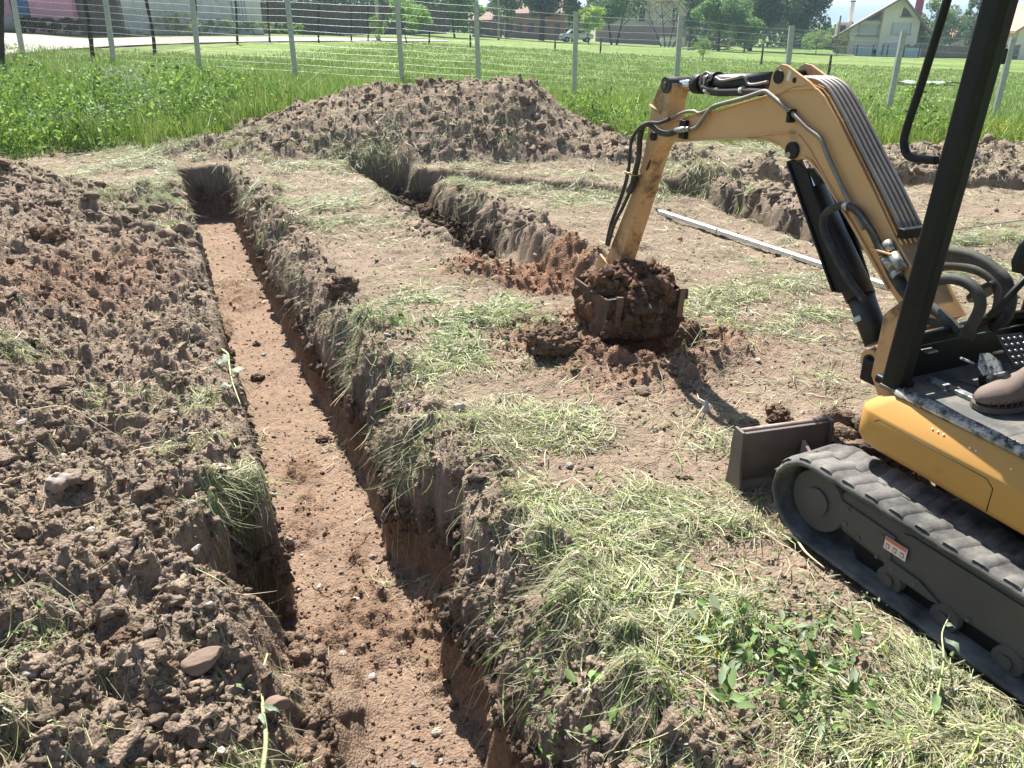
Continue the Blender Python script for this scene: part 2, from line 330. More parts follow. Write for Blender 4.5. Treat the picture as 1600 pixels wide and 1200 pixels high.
class MB:
    def __init__(s): s.v = []; s.f = []; s.sm = []
    def add(s, vs, fs, smooth=False):
        b = len(s.v); s.v += [tuple(v) for v in vs]; s.f += [tuple(b+i for i in f) for f in fs]; s.sm += [smooth]*len(fs); return s
    def box(s, c, d, M=None):
        x, y, z = [a/2 for a in d]; vs = [Vector((i*x, j*y, k*z)) for k in (-1, 1) for j in (-1, 1) for i in (-1, 1)]
        vs = [(M @ v if M else v)+Vector(c) for v in vs]
        return s.add(vs, [(0, 2, 3, 1), (4, 5, 7, 6), (0, 1, 5, 4), (2, 6, 7, 3), (0, 4, 6, 2), (1, 3, 7, 5)])
    def tube(s, pts, r, n=10, caps=True):
        pts = [Vector(p) for p in pts]; m = len(pts)
        rs = r if isinstance(r, (list, tuple)) else [r]*m
        t0 = (pts[1]-pts[0]).normalized(); a = Vector((0, 0, 1)) if abs(t0.z) < .9 else Vector((1, 0, 0))
        nn = t0.cross(a).normalized(); vs = []
        for i, p in enumerate(pts):
            t = ((pts[min(i+1, m-1)]-p).normalized()+(p-pts[max(i-1, 0)]).normalized())
            t = t.normalized() if t.length > 1e-6 else t0
            nn = (nn-t*nn.dot(t)).normalized(); bb = t.cross(nn)
            vs += [p+(nn*math.cos(2*math.pi*k/n)+bb*math.sin(2*math.pi*k/n))*rs[i] for k in range(n)]
        fs = [(i*n+k, i*n+(k+1) % n, (i+1)*n+(k+1) % n, (i+1)*n+k) for i in range(m-1) for k in range(n)]
        s.add(vs, fs, True)
        if caps: 
            b = len(s.v)-len(vs); s.f += [tuple(b+k for k in range(n))[::-1], tuple(b+(m-1)*n+k for k in range(n))]; s.sm += [False, False]
        return s
    def prism(s, poly, fn, a, b):
        """poly list of 2D, fn(p, t) -> 3D, from t=a to t=b"""
        n = len(poly); vs = [fn(p, a) for p in poly]+[fn(p, b) for p in poly]
        fs = [tuple(range(n)), tuple(range(2*n-1, n-1, -1))]+[(i, i+n, (i+1) % n+n, (i+1) % n) for i in range(n)]
        return s.add(vs, fs)
    def strip(s, path, fn, a, b, t):
        """flange: thickness t on the polyline path, between offsets a and b"""
        P = [Vector(p) for p in path]; off = []
        for i, p in enumerate(P):
            d = (P[min(i+1, len(P)-1)]-P[max(i-1, 0)]).normalized(); off.append(p+Vector((-d.y, d.x))*t)
        return s.prism([tuple(p) for p in P]+[tuple(p) for p in off[::-1]], fn, a, b)
    def build(s, name, material, parent=None, bevel=0., label=None, loc=None, rot=None):
        me = bpy.data.meshes.new(name); me.from_pydata(s.v, [], s.f); me.update()
        me.polygons.foreach_set('use_smooth', s.sm)
        me.materials.append(material); o = bpy.data.objects.new(name, me); link(o, parent)
        if loc is not None: o.location = loc
        if rot is not None: o.rotation_euler = rot
        if bevel:
            m = o.modifiers.new('bevel', 'BEVEL'); m.width = bevel; m.segments = 2; m.limit_method = 'ANGLE'; m.angle_limit = R(35)
        if label: o['label'] = label
        return o
def arc(pts, n=8):          # Catmull-Rom smoothing
    P = [Vector(p) for p in pts]; P = [P[0]*2-P[1]]+P+[P[-1]*2-P[-2]]; out = []
    for i in range(1, len(P)-2):
        for k in range(n):
            t = k/n; a, b, c, d = P[i-1:i+3]
            out.append(.5*((2*b)+(c-a)*t+(2*a-5*b+4*c-d)*t*t+(3*b-a-3*c+d)*t**3))
    return out+[P[-2]]

# ------------------------------------------------------------------ ground near the trenches
def build_ground():
    ys = [-.6]
    while ys[-1] < 15: ys.append(ys[-1]+max(.0052, .0036+.00255*max(ys[-1], 0)))
    ys = np.array(ys)
    oR = np.concatenate([np.linspace(-.08, .14, 34)]); oF = np.linspace(-.50, -.09, 56); oL = np.linspace(-.68, -.51, 22)
    q = np.linspace(0, 1, 520)[1:]; ql = np.linspace(0, 1, 400)[1:]
    rows = []
    for y in ys:
        c0 = -.04-.43*(y-1.88)
        Wr = max(2.9+.95*y, 3.2); Wl = 1.5+.42*max(y, 0)
        rows.append(c0+np.concatenate([(-.68-ql*Wl)[::-1], oL, oF, oR, .14+q**1.15*Wr]))
    X = np.array(rows); Y = np.repeat(ys[:, None], X.shape[1], 1)
    nr, nc = X.shape
    z, c, spoil, floor, inT = terrain(X.ravel(), Y.ravel(), True)
    X = X.ravel(); Y = Y.ravel()
    # crumbly relief on the steep walls
    m = masks(X, Y); st = np.clip(inT*(1-floor), 0, 1)*sm(0, .05, -z)
    a = Y*1.1; rel = .05*fbm(a*3, z*5, 4, 81)+.4*domes(a, z+5, .09, 82, .7)
    nx, ny = .92, .39
    X2 = X+st*rel*nx; Y2 = Y+st*rel*ny*.3
    v = np.stack([X2, Y2, z], 1)
    i = (np.arange(nr-1)[:, None]*nc+np.arange(nc-1)[None, :]).ravel()
    f = np.stack([i, i+1, i+nc+1, i+nc], 1)
    print('ground', nr, nc)
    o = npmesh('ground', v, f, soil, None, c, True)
    tag(o, kind='structure')
build_ground()

def grassmat():
    m = bpy.data.materials.new('field_grass'); m.use_nodes = True; n = m.node_tree; b = n.nodes['Principled BSDF']; L = n.links.new
    tc = nd(n, 'ShaderNodeTexCoord')
    a = nd(n, 'ShaderNodeTexNoise'); setin(a, Scale=.09, Detail=6., Roughness=.65); L(tc.outputs['Object'], a.inputs[0])
    c = nd(n, 'ShaderNodeTexNoise'); setin(c, Scale=1.6, Detail=8., Roughness=.75)
    mp = nd(n, 'ShaderNodeMapping'); mp.inputs['Scale'].default_value = (1, .3, 1); L(tc.outputs['Object'], mp.inputs[0]); L(mp.outputs[0], c.inputs[0])
    r = nd(n, 'ShaderNodeValToRGB'); r.color_ramp.elements[0].position = .38; r.color_ramp.elements[1].position = .62
    r.color_ramp.elements[0].color = (.11, .185, .036, 1); r.color_ramp.elements[1].color = (.20, .25, .08, 1); L(a.outputs[0], r.inputs[0])
    mr = nd(n, 'ShaderNodeMapRange'); setin(mr, From_Min=.3, From_Max=.7, To_Min=.55, To_Max=1.4); L(c.outputs[0], mr.inputs[0])
    s = nd(n, 'ShaderNodeVectorMath', operation='SCALE'); L(r.outputs[0], s.inputs[0]); L(mr.outputs[0], s.inputs['Scale']); L(s.outputs[0], b.inputs['Base Color'])
    bp = nd(n, 'ShaderNodeBump'); setin(bp, Strength=.8, Distance=.15); L(c.outputs[0], bp.inputs['Height']); L(bp.outputs[0], b.inputs['Normal'])
    b.inputs['Roughness'].default_value = .9; b.inputs['Specular IOR Level'].default_value = .1
    return m
fieldm = grassmat()
def build_field():
    ys = np.concatenate([np.linspace(-30, -1, 12), np.linspace(0, 30, 61)[0:], np.geomspace(31, 9000, 70)])
    t = np.linspace(-1, 1, 181); t = np.sign(t)*np.abs(t)**1.3
    X = t[None, :]*(28+1.6*np.maximum(ys, 0))[:, None]; Y = np.repeat(ys[:, None], len(t), 1)
    k = sm(8, 18, Y); z = k*S(X, Y)+.03*fbm(X*.8, Y*.8, 3, 1)
    inside = sm(-.6, .3, Y)*sm(14.6, 13.2, Y)*sm(-3.7-.85*np.maximum(Y, 0)+1.6, -3.7-.85*np.maximum(Y, 0)+2.4, X)*sm(2.9+.5*Y+1, 2.9+.5*Y-.6, X)
    z = z-.02-1.6*inside
    nr, nc = X.shape; i = (np.arange(nr-1)[:, None]*nc+np.arange(nc-1)[None, :]).ravel()
    o = npmesh('field', np.stack([X.ravel(), Y.ravel(), z.ravel()], 1), np.stack([i, i+1, i+nc+1, i+nc], 1), fieldm, None, None, True)
    tag(o, kind='structure')
build_field()
def zf(x, y):
    return float(terrain(np.array([x]), np.array([y]))[0]) if y < 15 else float(S(np.array(x), np.array(y)))
def H(u, v):        # pixel direction meeting the far field surface
    r = ray(u, v); t = 5.
    for _ in range(60):
        p = r*t; t += .6*((CAMH+r[2]*t)-float(S(np.array(p[0]), np.array(p[1]))))/max(-r[2]-.00, .02)
    p = r*t; return Vector((p[0], p[1], float(S(np.array(p[0]), np.array(p[1])))))

# ------------------------------------------------------------------ clods and stones
def ico(sub):
    import bmesh
    bm = bmesh.new(); bmesh.ops.create_icosphere(bm, subdivisions=sub, radius=1)
    v = np.array([p.co[:] for p in bm.verts]); f = np.array([[q.index for q in p.verts] for p in bm.faces]); bm.free(); return v, f
def lumpy(v, seed, amp=.3, ang=False):
    rs = np.random.RandomState(seed); out = v.copy()
    for k in range(7):
        d = rs.normal(size=3); d /= np.linalg.norm(d); c = rs.uniform(.35, .8)
        if ang: out = out-np.clip(out@d-c, 0, 9)[:, None]*d[None, :]*.9
    x, y, z = v.T
    def f3(k, q): return (fbm(x*k+seed*3.1, y*k+z*1.3*k, 2, q)+fbm(y*k-seed, z*k+x*1.1*k, 2, q+3)+fbm(z*k+seed, x*k-y*1.2*k, 2, q+5))/2
    n = f3(1.3, seed)*amp*1.5+f3(3., seed+20)*amp*.6+f3(7., seed+30)*amp*.35
    return out*np.clip(1+n, .25, 2)[:, None]
def rots(n, rs):
    q = rs.normal(size=(n, 4)); q /= np.linalg.norm(q, axis=1)[:, None]; a, b, c, d = q.T
    return np.stack([np.stack([1-2*(c*c+d*d), 2*(b*c-a*d), 2*(b*d+a*c)], 1), np.stack([2*(b*c+a*d), 1-2*(b*b+d*d), 2*(c*d-a*b)], 1), np.stack([2*(b*d-a*c), 2*(c*d+a*b), 1-2*(b*b+c*c)], 1)], 1)
def scatter(name, pts, size, cols, sub, material, label, seed=1, flat=.7, amp=.3, ang=False, sink=.3, cat=None):
    rs = np.random.RandomState(seed); bv, bf = ico(sub); var = [lumpy(bv, seed*10+i, amp, ang) for i in range(9)]
    n = len(pts); M = rots(n, rs); idx = rs.randint(0, 9, n); sc3 = rs.uniform(.65, 1.3, (n, 3))
    V = np.stack(var)[idx]*sc3[:, None, :]
    V = np.einsum('nij,nkj->nki', M, V)*size[:, None, None]; V[:, :, 2] *= flat
    V += pts[:, None, :]; V[:, :, 2] += (size*flat*(.5-sink))[:, None]
    F = bf[None]+(np.arange(n)*len(bv))[:, None, None]
    C = np.repeat(cols[:, None, :], len(bv), 1).reshape(-1, 3)
    o = npmesh(name, V.reshape(-1, 3), F.reshape(-1, 3), material, None, C, True)
    return tag(o, label, cat, kind='stuff')
def samp(n, seed, dens, ymin=1.0, ymax=13.5, pw=1.0):
    rs = np.random.RandomState(seed); out = []; tot = 0
    while tot < n:
        y = ymin*(ymax/ymin)**rs.uniform(0, 1, 60000)**pw; x = rs.uniform(-1, 1, 60000)*(1.25+.74*y)
        keep = rs.uniform(size=60000) < dens(x, y); out.append(np.stack([x[keep], y[keep]], 1)); tot += keep.sum()
    return np.concatenate(out)[:n]
def spoild(x, y, a=.04, fl=.03):
    z, c, s, f, t = terrain(x, y, True); return np.clip(s*(1-.8*t)+a+fl*f, 0, 1)*(trackmask(x, y) < .1)
def clods(name, n, seed, smin, smax, pw, sub, label, a=.04, fl=.03, ymin=1.0, ymax=13.2, sp=1.0, tint=1.0):
    p = samp(n, seed, lambda x, y: spoild(x, y, a, fl), ymin, ymax, sp); z, c, s, f, t = terrain(p[:, 0], p[:, 1], True)
    rs = np.random.RandomState(seed+1); size = smin+(smax-smin)*rs.uniform(size=n)**pw
    size = np.where(s > .4, size, np.minimum(size, smin*2.2)); size = np.where(f > .5, np.minimum(size, .018), size)
    cc = c*rs.uniform(.72, 1.12, (n, 1))*tint
    return scatter(name, np.column_stack([p, z]), size, np.clip(cc, .02, .8), sub, soil, label, seed, .8, .5, True, .3)
clods('soil_clods', 3000, 3, .010, .052, 4.5, 3, 'brown crumbling clods strewn over the spoil heaps and trench banks')
clods('crumbled_soil', 19000, 4, .005, .024, 2.4, 2, 'broken crumbly lumps of soil covering the spoil heaps', a=.16, fl=.10, sp=.8)
clods('soil_crumbs', 26000, 5, .004, .018, 2.2, 1, 'fine loose crumbs of brown soil over the dug ground', a=.12, fl=.25, sp=.8)
clods('distant_soil_clods', 5000, 8, .014, .075, 4.0, 2, 'dark rough clods on the long heap behind the trenches', a=.02, ymin=6.5, ymax=13.6)
def wallclods():
    def dn(x, y): z, c, s_, f, t = terrain(x, y, True); return np.clip(4*t*(1-t), 0, 1)*(f < .5)
    n = 14000; p = samp(n, 61, dn, 1.0, 11.5, 1.); z, c, s_, f, t = terrain(p[:, 0], p[:, 1], True)
    rs = np.random.RandomState(62); size = .006+.034*rs.uniform(size=n)**2.6; size *= .6+.10*p[:, 1]
    scatter('wall_crumbs', np.column_stack([p, z]), size, np.clip(c*rs.uniform(.6, 1.1, (n, 1)), .02, .8), 2, soil, 'broken clods and crumbs sticking out of the cut trench walls', 63, .9, .5, True, .45)
wallclods()
def pebbles():
    n = 2300; p = samp(n, 31, lambda x, y: spoild(x, y, .15, .5), 1.0, 11, .9); z, c, s, f, t = terrain(p[:, 0], p[:, 1], True)
    rs = np.random.RandomState(9); size = .004+.019*rs.uniform(size=n)**3
    cc = np.array((.36, .32, .28))*rs.uniform(.6, 1.35, (n, 1))*np.array([1, 1, 1])+rs.uniform(-.02, .02, (n, 3))
    scatter('pebbles', np.column_stack([p, z]), size, np.clip(cc, .05, .8), 2, soil, 'small grey and pale pebbles scattered in the dug soil', 12, .7, .15, True, .2)
pebbles()
def crumbly(sz, seed, n=320, cs=.12, amp=.36, base=6):
    n = int(n*2.4)
    # one lump of earth whose surface is built of smaller crumbs
    rs = np.random.RandomState(seed); v, f = ico(base); v = lumpy(v, seed, amp)*np.array(sz)
    bv, bf = ico(2); k = rs.randint(0, len(v), n); m = min(sz)
    V = [v]; F = [f]; b = len(v)
    for i in range(n):
        q = lumpy(bv, seed*7+i % 11, .6, True)*(.12+.88*rs.uniform()**3.5)*m*cs*3.2*rs.uniform(.6, 1.3, 3); V.append(q+v[k[i]]*rs.uniform(.93, 1.02)); F.append(bf+b); b += len(q)
    V = np.concatenate(V); return V, np.concatenate(F)
def earthcol(V, base, seed=1, dark=(.085, .062, .05), sc_=14.):
    c = np.array([base])*(1+.3*fbm(V[:, 0]*sc_*2+V[:, 2]*sc_, V[:, 1]*sc_*2, 3, seed)[:, None]); d = .6*sm(.05, .3, fbm(V[:, 0]*sc_*.5+seed, V[:, 1]*sc_*.5+V[:, 2]*sc_*.6, 2, seed+3))[:, None]
    return np.clip(c*(1-d)+d*np.array([dark]), .01, 1)
def rock(name, u, v, sx, sy, sz, material, label, cat='stone', rz=0, seed=1, z0=None, sub=4, ang=True, amp=.22, group=None, tilt=0, sink=.25):
    p = G(u, v, 0)
    for _ in range(6):
        zz = zf(p.x, p.y) if z0 is None else z0
        p = G(u, v, zz)
    v_, f = ico(sub); v_ = lumpy(v_, seed, amp, ang)*np.array((sx, sy, sz))
    if name == 'earth_clod': v_, f = crumbly((sx, sy, sz), seed, 90, .13)
    o = npmesh(name, v_, f, material, None, np.tile(np.array([[.17, .115, .08]]), (len(v_), 1))*(1+.25*fbm(v_[:, 0]*40, v_[:, 1]*40+v_[:, 2]*30, 3, 5)[:, None]), True)
    o.location = (p.x, p.y, zz+sz*(1-2*sink)); o.rotation_euler = (tilt, tilt*.6, rz)
    return tag(o, label, cat, group)
rock('stone', 717, 640, .035, .024, .02, palestone, 'angular grey white stone lying on bare earth in front of the cut grass patch', seed=2, rz=.2)
rock('stone', 1102, 642, .03, .026, .034, palestone, 'upright beige stone on the bare earth in front of the dozer blade', seed=3, rz=.8)
rock('stone', 1005, 612, .058, .035, .024, brickm, 'flat rust brown stone on the earth below the digger bucket', seed=4, rz=-.1)
rock('stone', 425, 776, .037, .028, .018, stonem, 'flat brown stone against the left edge of the trench floor', seed=5, rz=.3)
rock('stone', 452, 848, .024, .018, .02, stonem, 'small rounded grey stone alone on the trench floor', seed=6, ang=False)
rock('stone', 95, 760, .075, .05, .035, stonem, 'large flat grey slab of rock on the dug heap left of the trench', seed=7, rz=.2)
rock('stone', 197, 925, .088, .055, .036, stonem, 'wedge shaped dusty brown rock half buried in the spoil', seed=8, rz=-.2, tilt=.1)
rock('stone', 342, 736, .05, .032, .02, palestone, 'pale chalky stone on the left trench bank under cut grass', seed=9)
rock('stone', 720, 193, .11, .07, .12, stonem, 'tilted flat grey brown stone on the slope of the long heap', seed=10, rz=.7, tilt=.3)
rock('stone', 308, 862, .022, .02, .022, palestone, 'small grey stone beside the dark hole in the left bank', seed=11)
rock('stone', 752, 398, .06, .05, .04, stonem, 'rounded grey stone at the edge of the middle trench', seed=12)
rock('stone', 912, 968, .03, .026, .024, stonem, 'dark grey lumpy stone on the bare bank beside the cut weeds', seed=13)
rock('stone', 185, 602*1.0, .03, .02, .014, palestone, 'small pale stone high on the left spoil heap', seed=14)
rock('stone', 275, 395, .09, .05, .03, stonem, 'dull grey stone at the edge of the heap by the trench', seed=15)
rock('brick_fragment', 432, 1108, .042, .034, .026, brickm, 'broken squarish brick fragment beside the plant stalk near the trench', 'brick', rz=.5, seed=16, amp=.08)
rock('brick_fragment', 322, 1040, .07, .036, .034, brickm, 'long grooved brown brick fragment half sunk in the loose soil', 'brick', rz=.5, seed=17, amp=.06)
for i, (u, v, s, lab) in enumerate([
        (860, 548, .14, 'dark square edged sod beside the patch of cut grass'),
        (532, 455, .11, 'big dark clod on the right bank of the long trench'),
        (320, 822, .13, 'large red brown lump of earth overhanging the dark hole'),
        (690, 668, .0, ''), (1290, 648, .0, ''),
        (1335, 668, .0, ''),
        (1215, 655, .07, 'clod of turf with roots lying just above the dozer blade'),
        (975, 640, .0, ''), (700, 640, .0, ''), (870, 600, .0, ''), (402, 592, .045, 'dark clod near the left wall on the trench floor'),
        (402, 540, .035, 'small dark clod on the far trench floor'),
        (505, 690, .045, 'clump of soil fallen against the right trench wall'),
        (75, 378, .14, 'dark rugged lump at the top of the left heap'),
        (250, 1075, .07, 'pale brown clod among loose lumps at the lower left'),
        (210, 1010, .065, 'wide brown clod with a crumbled top on the left heap'),
        (620, 640, .0, ''), (255, 800, .05, 'round clod on the spoil left of the dark hole'),
        (1250, 545, .0, ''), (985, 545, .0, ''), (640, 225, .13, 'dark grey clod at the foot of the long heap'),
        (560, 200, .12, 'dark crumbling clod on the left part of the long heap')]):
    if s: rock('earth_clod', u, v, s, s*.75, s*.6, soil, lab, 'clod', rz=i*1.3, seed=40+i, ang=False, amp=.5, sub=5, sink=.3)

# ------------------------------------------------------------------ cut grass, straw and leaves
ZONES = [  # u, v, ru, rv (photo pixels, turned into ground ellipses), weight, greenness
    (690, 505, 170, 48, 1.0, .75), (760, 545, 130, 35, .8, .6), (620, 580, 80, 40, .7, .5), (850, 690, 150, 55, .75, .25), (700, 690, 90, 30, .4, .1),
    (540, 560, 60, 50, .8, .3), (640, 745, 60, 70, 1., .45), (470, 335, 110, 35, .6, .55), (440, 285, 90, 28, .7, .4), (620, 330, 90, 30, .4, .4),
    (260, 270, 120, 35, .9, .5), (240, 320, 90, 22, .7, .45), (300, 350, 60, 18, .7, .4), (350, 270, 40, 20, .7, .4), (705, 302, 50, 25, 1., .7), (560, 262, 90, 14, .7, .4), (750, 262, 90, 14, .5, .3),
    (860, 300, 130, 25, .7, .35), (1000, 300, 80, 18, .8, .6), (1160, 240, 130, 18, .8, .35), (1100, 290, 60, 30, .9, .5), (1180, 470, 170, 60, .8, .4), (1280, 510, 110, 40, .7, .4),
    (1330, 400, 80, 40, .4, .4), (1310, 600, 60, 25, .7, .35), (1250, 440, 70, 20, .5, .4), (1480, 400, 140, 40, .8, .5), (1560, 380, 100, 30, .8, .6), (1320, 270, 60, 20, .5, .4), (1130, 530, 40, 20, .6, .4),
    (960, 800, 170, 60, .8, .3), (1050, 860, 170, 70, 1., .35), (900, 870, 80, 60, .8, .2), (1000, 960, 160, 80, 1., .5), (1200, 1000, 200, 100, 1., .65),
    (1120, 1120, 200, 80, .9, .4), (1350, 1080, 180, 90, 1., .55), (1480, 1180, 180, 60, .8, .4), (1250, 880, 120, 60, .8, .3), (1400, 1000, 120, 50, .7, .35),
    (820, 1110, 60, 80, 1., .3), (790, 960, 40, 60, .6, .3), (380, 780, 50, 50, 1., .4), (300, 695, 70, 22, .7, .3), (350, 590, 20, 70, .8, .5), (335, 500, 22, 50, .6, .3), (10, 1050, 60, 60, 1., .5),
    (450, 1160, 80, 50, .9, .45), (230, 620, 90, 30, .25, .3), (40, 590, 60, 18, .5, .3), (500, 960, 70, 30, .4, .2), (1090, 700, 80, 40, .3, .1), (450, 400, 40, 25, .2, .3), (1180, 770, 60, 30, .3, .2), (60, 1180, 90, 25, .4, .4)]
ZG = []
for u, v, ru, rv, wt, gr in ZONES:
    c = G(u, v); a = G(u+ru, v); b1 = G(u, v-rv); b2 = G(u, v+rv)
    ZG.append((c.x, (b1.y+b2.y)/2, a.x-c.x, (b1.y-b2.y)/2, wt, gr))
def zoneval(x, y):
    d = np.zeros_like(x); g = np.zeros_like(x)
    for cx, cy, rx, ry, wt, gr in ZG:
        e = wt*np.exp(-(((x-cx)/rx)**2+((y-cy)/ry)**2)**1.5*1.1); g = np.where(e > d, gr, g); d = np.maximum(d, e)
    return d, g
def litdens(x, y):
    d, g = zoneval(x, y); n = fbm(x*3.2, y*3.2, 3, 91); m = masks(x, y)
    right = sm(.25, .6, m['u'])*sm(12, 11, y)
    q = d**1.3*np.clip(.38+3.2*n, 0, 1.5)*(1-.75*sm(-.05, .02, m['u'])*sm(.42, .28, m['u']+.25*n)*sm(9, 8, y))+.035*right*np.clip(.6+1.5*fbm(x*1.5, y*1.5, 3, 92), 0, 1)+.006
    wl = np.maximum.reduce([m['t1'], m['t2'], m['t3'], m['t4'], m['notch'], .8*m['hole']])
    return np.clip(q*(1-.93*wl), 0, 1)*(trackmask(x, y) < .02)
def strands(name, n, seed, lmin, lmax, wmin, wmax, label, seg=5, ymin=.95, ymax=12.5, dens=litdens, lift=.03, sp=.9, droop=.09):
    p = samp(n, seed, dens, ymin, ymax, sp); rs = np.random.RandomState(seed+5)
    x, y = p[:, 0], p[:, 1]; d, g = zoneval(x, y)
    ang = 9*fbm(x*1.8, y*1.8, 2, 95)+rs.normal(size=n)*np.where(rs.uniform(size=n) < .5, .35, 1.7)
    L = lmin+(lmax-lmin)*rs.uniform(size=n)**1.8; W = (wmin+(wmax-wmin)*rs.uniform(size=n)**2)*(.75+.09*y)
    curv = rs.normal(size=n)*1.0; t = np.linspace(0, 1, seg)
    a = ang[:, None]+curv[:, None]*(t-.5)[None, :]
    dx = np.cos(a); dy = np.sin(a); st = (L/(seg-1))[:, None]
    PX = x[:, None]+np.cumsum(np.concatenate([np.zeros((n, 1)), dx[:, :-1]*st], 1), 1)
    PY = y[:, None]+np.cumsum(np.concatenate([np.zeros((n, 1)), dy[:, :-1]*st], 1), 1)
    Z = terrain(PX.ravel(), PY.ravel()).reshape(n, seg)
    base = Z[:, :1]; Z = np.maximum(Z, base-droop*(t[None, :]**.7))
    hgt = rs.uniform(size=n)**1.5*lift*(.3+1.4*d)
    arch = rs.uniform(0, 1, n)**4*.18*L
    Z = Z+.003+hgt[:, None]+arch[:, None]*np.sin(t*math.pi*rs.uniform(.4, 1., n)[:, None])
    tw = rs.uniform(-.9, .9, n)[:, None]; wd = (W[:, None]*(1-.75*t[None, :]**2))*.5
    ox = -dy*np.cos(tw)*wd; oy = dx*np.cos(tw)*wd; oz = np.sin(tw)*wd
    V = np.stack([np.stack([PX-ox, PY-oy, Z-oz], 2), np.stack([PX+ox, PY+oy, Z+oz], 2)], 2).reshape(-1, 3)
    k = np.arange(seg-1); q = (np.arange(n)*seg*2)[:, None]+(k*2)[None, :]
    F = np.stack([q, q+1, q+3, q+2], 2).reshape(-1, 4)
    kind = rs.uniform(size=n); gg = np.clip(g+rs.normal(size=n)*.18, 0, 1)
    straw = np.array((.50, .43, .28)); olive = np.array((.29, .30, .15)); green = np.array((.28, .40, .09)); grey = np.array((.36, .38, .28)); deep = np.array((.08, .12, .045)); pale = np.array((.52, .58, .28))
    T = np.stack([straw, grey, pale, olive, green, deep])
    sel = np.where(kind < .42*(1-gg)+.10, 0, np.where(kind < .62-.3*gg, 1, np.where(kind < .78-.2*gg, 2, np.where(kind < .86-.15*gg, 3, np.where(kind < .93, 4, 5)))))
    C = T[sel]*rs.uniform(.65, 1.15, (n, 1)); C = np.repeat(C, seg*2, 0)
    o = npmesh(name, V, F, litterm, None, C, False); return tag(o, label, kind='stuff')
strands('cut_grass', 66000, 101, .03, .18, .0018, .0066, 'drying mown grass and straw strewn over the earth between the trenches')
strands('distant_cut_grass', 40000, 103, .05, .24, .0016, .0042, 'flattened cut grass on the earth at the far end of the trenches', ymin=6.3, ymax=12.4, sp=1., lift=.06, dens=lambda x, y: np.clip(1.7*litdens(x, y)+.10*sm(7.5, 9, y)*(1-masks(x, y)['t1']), 0, 1))
strands('loose_straw', 13000, 107, .04, .22, .0012, .003, 'pale loose straws and root threads on the bare soil', dens=lambda x, y: np.clip(.12+.5*litdens(x, y)-.1*masks(x, y)['t1'], 0, 1), lift=.012)
def hang(name, n, seed, label):
    # roots and grass ends hanging over the trench lips
    rs = np.random.RandomState(seed); y = .95*(10/.95)**rs.uniform(size=n*3); lip = rs.randint(0, 4, n*3)
    keep = vn(y*3.4, lip*7.3, 5) > np.where(lip == 0, .56, .6); y = y[keep][:n]; lip = lip[keep][:n]; n = len(y)
    wob = .03*fbm(y*2.2, y*0-.2, 3, 11)
    x = np.where(lip == 0, -.04-.43*(y-1.88)+.07, np.where(lip == 1, -.6-.43*(y-1.88)-.03, np.where(lip == 2, -.46-.39*(y-6.4)+.60, -.04-.43*(y-1.88)+.09)))+rs.normal(size=n)*.03
    sgn = np.where(lip == 1, 1., -1.); L = rs.uniform(.06, .28, n)*np.where(lip == 1, .8, 1); seg = 5; t = np.linspace(0, 1, seg)[None, :]
    z0 = terrain(x, y)+.03; z0 = np.where(z0 < -.2, np.nan, z0); ok = ~np.isnan(z0)
    if True:
        x, y, sgn, L, z0 = x[ok], y[ok], sgn[ok], L[ok], z0[ok]; n = len(x)
    out = rs.uniform(.25, .8, n)*L; side = rs.normal(size=n)*.35*L
    PX = x[:, None]+sgn[:, None]*out[:, None]*t**.8; PY = y[:, None]+side[:, None]*t; PZ = z0[:, None]-L[:, None]*t**1.8*rs.uniform(.5, 1, n)[:, None]
    W = rs.uniform(.0012, .004, n)[:, None]*(.75+.09*y[:, None])*(1-.7*t)*.5; a = rs.uniform(0, 3.14, n)[:, None]
    ox = np.cos(a)*W; oy = np.sin(a)*W
    V = np.stack([np.stack([PX-ox, PY-oy, PZ], 2), np.stack([PX+ox, PY+oy, PZ+.001], 2)], 2).reshape(-1, 3)
    q = (np.arange(n)*seg*2)[:, None]+(np.arange(seg-1)*2)[None, :]; F = np.stack([q, q+1, q+3, q+2], 2).reshape(-1, 4)
    T = np.array([(.40, .35, .22), (.22, .17, .12), (.20, .25, .10), (.28, .29, .2)]); C = np.repeat(T[rs.randint(0, 4, n)]*rs.uniform(.6, 1.1, (n, 1)), seg*2, 0)
    tag(npmesh(name, V, F, litterm, None, C, False), label, kind='stuff')
hang('hanging_roots', 1600, 55, 'roots and grass ends hanging over the trench edges')
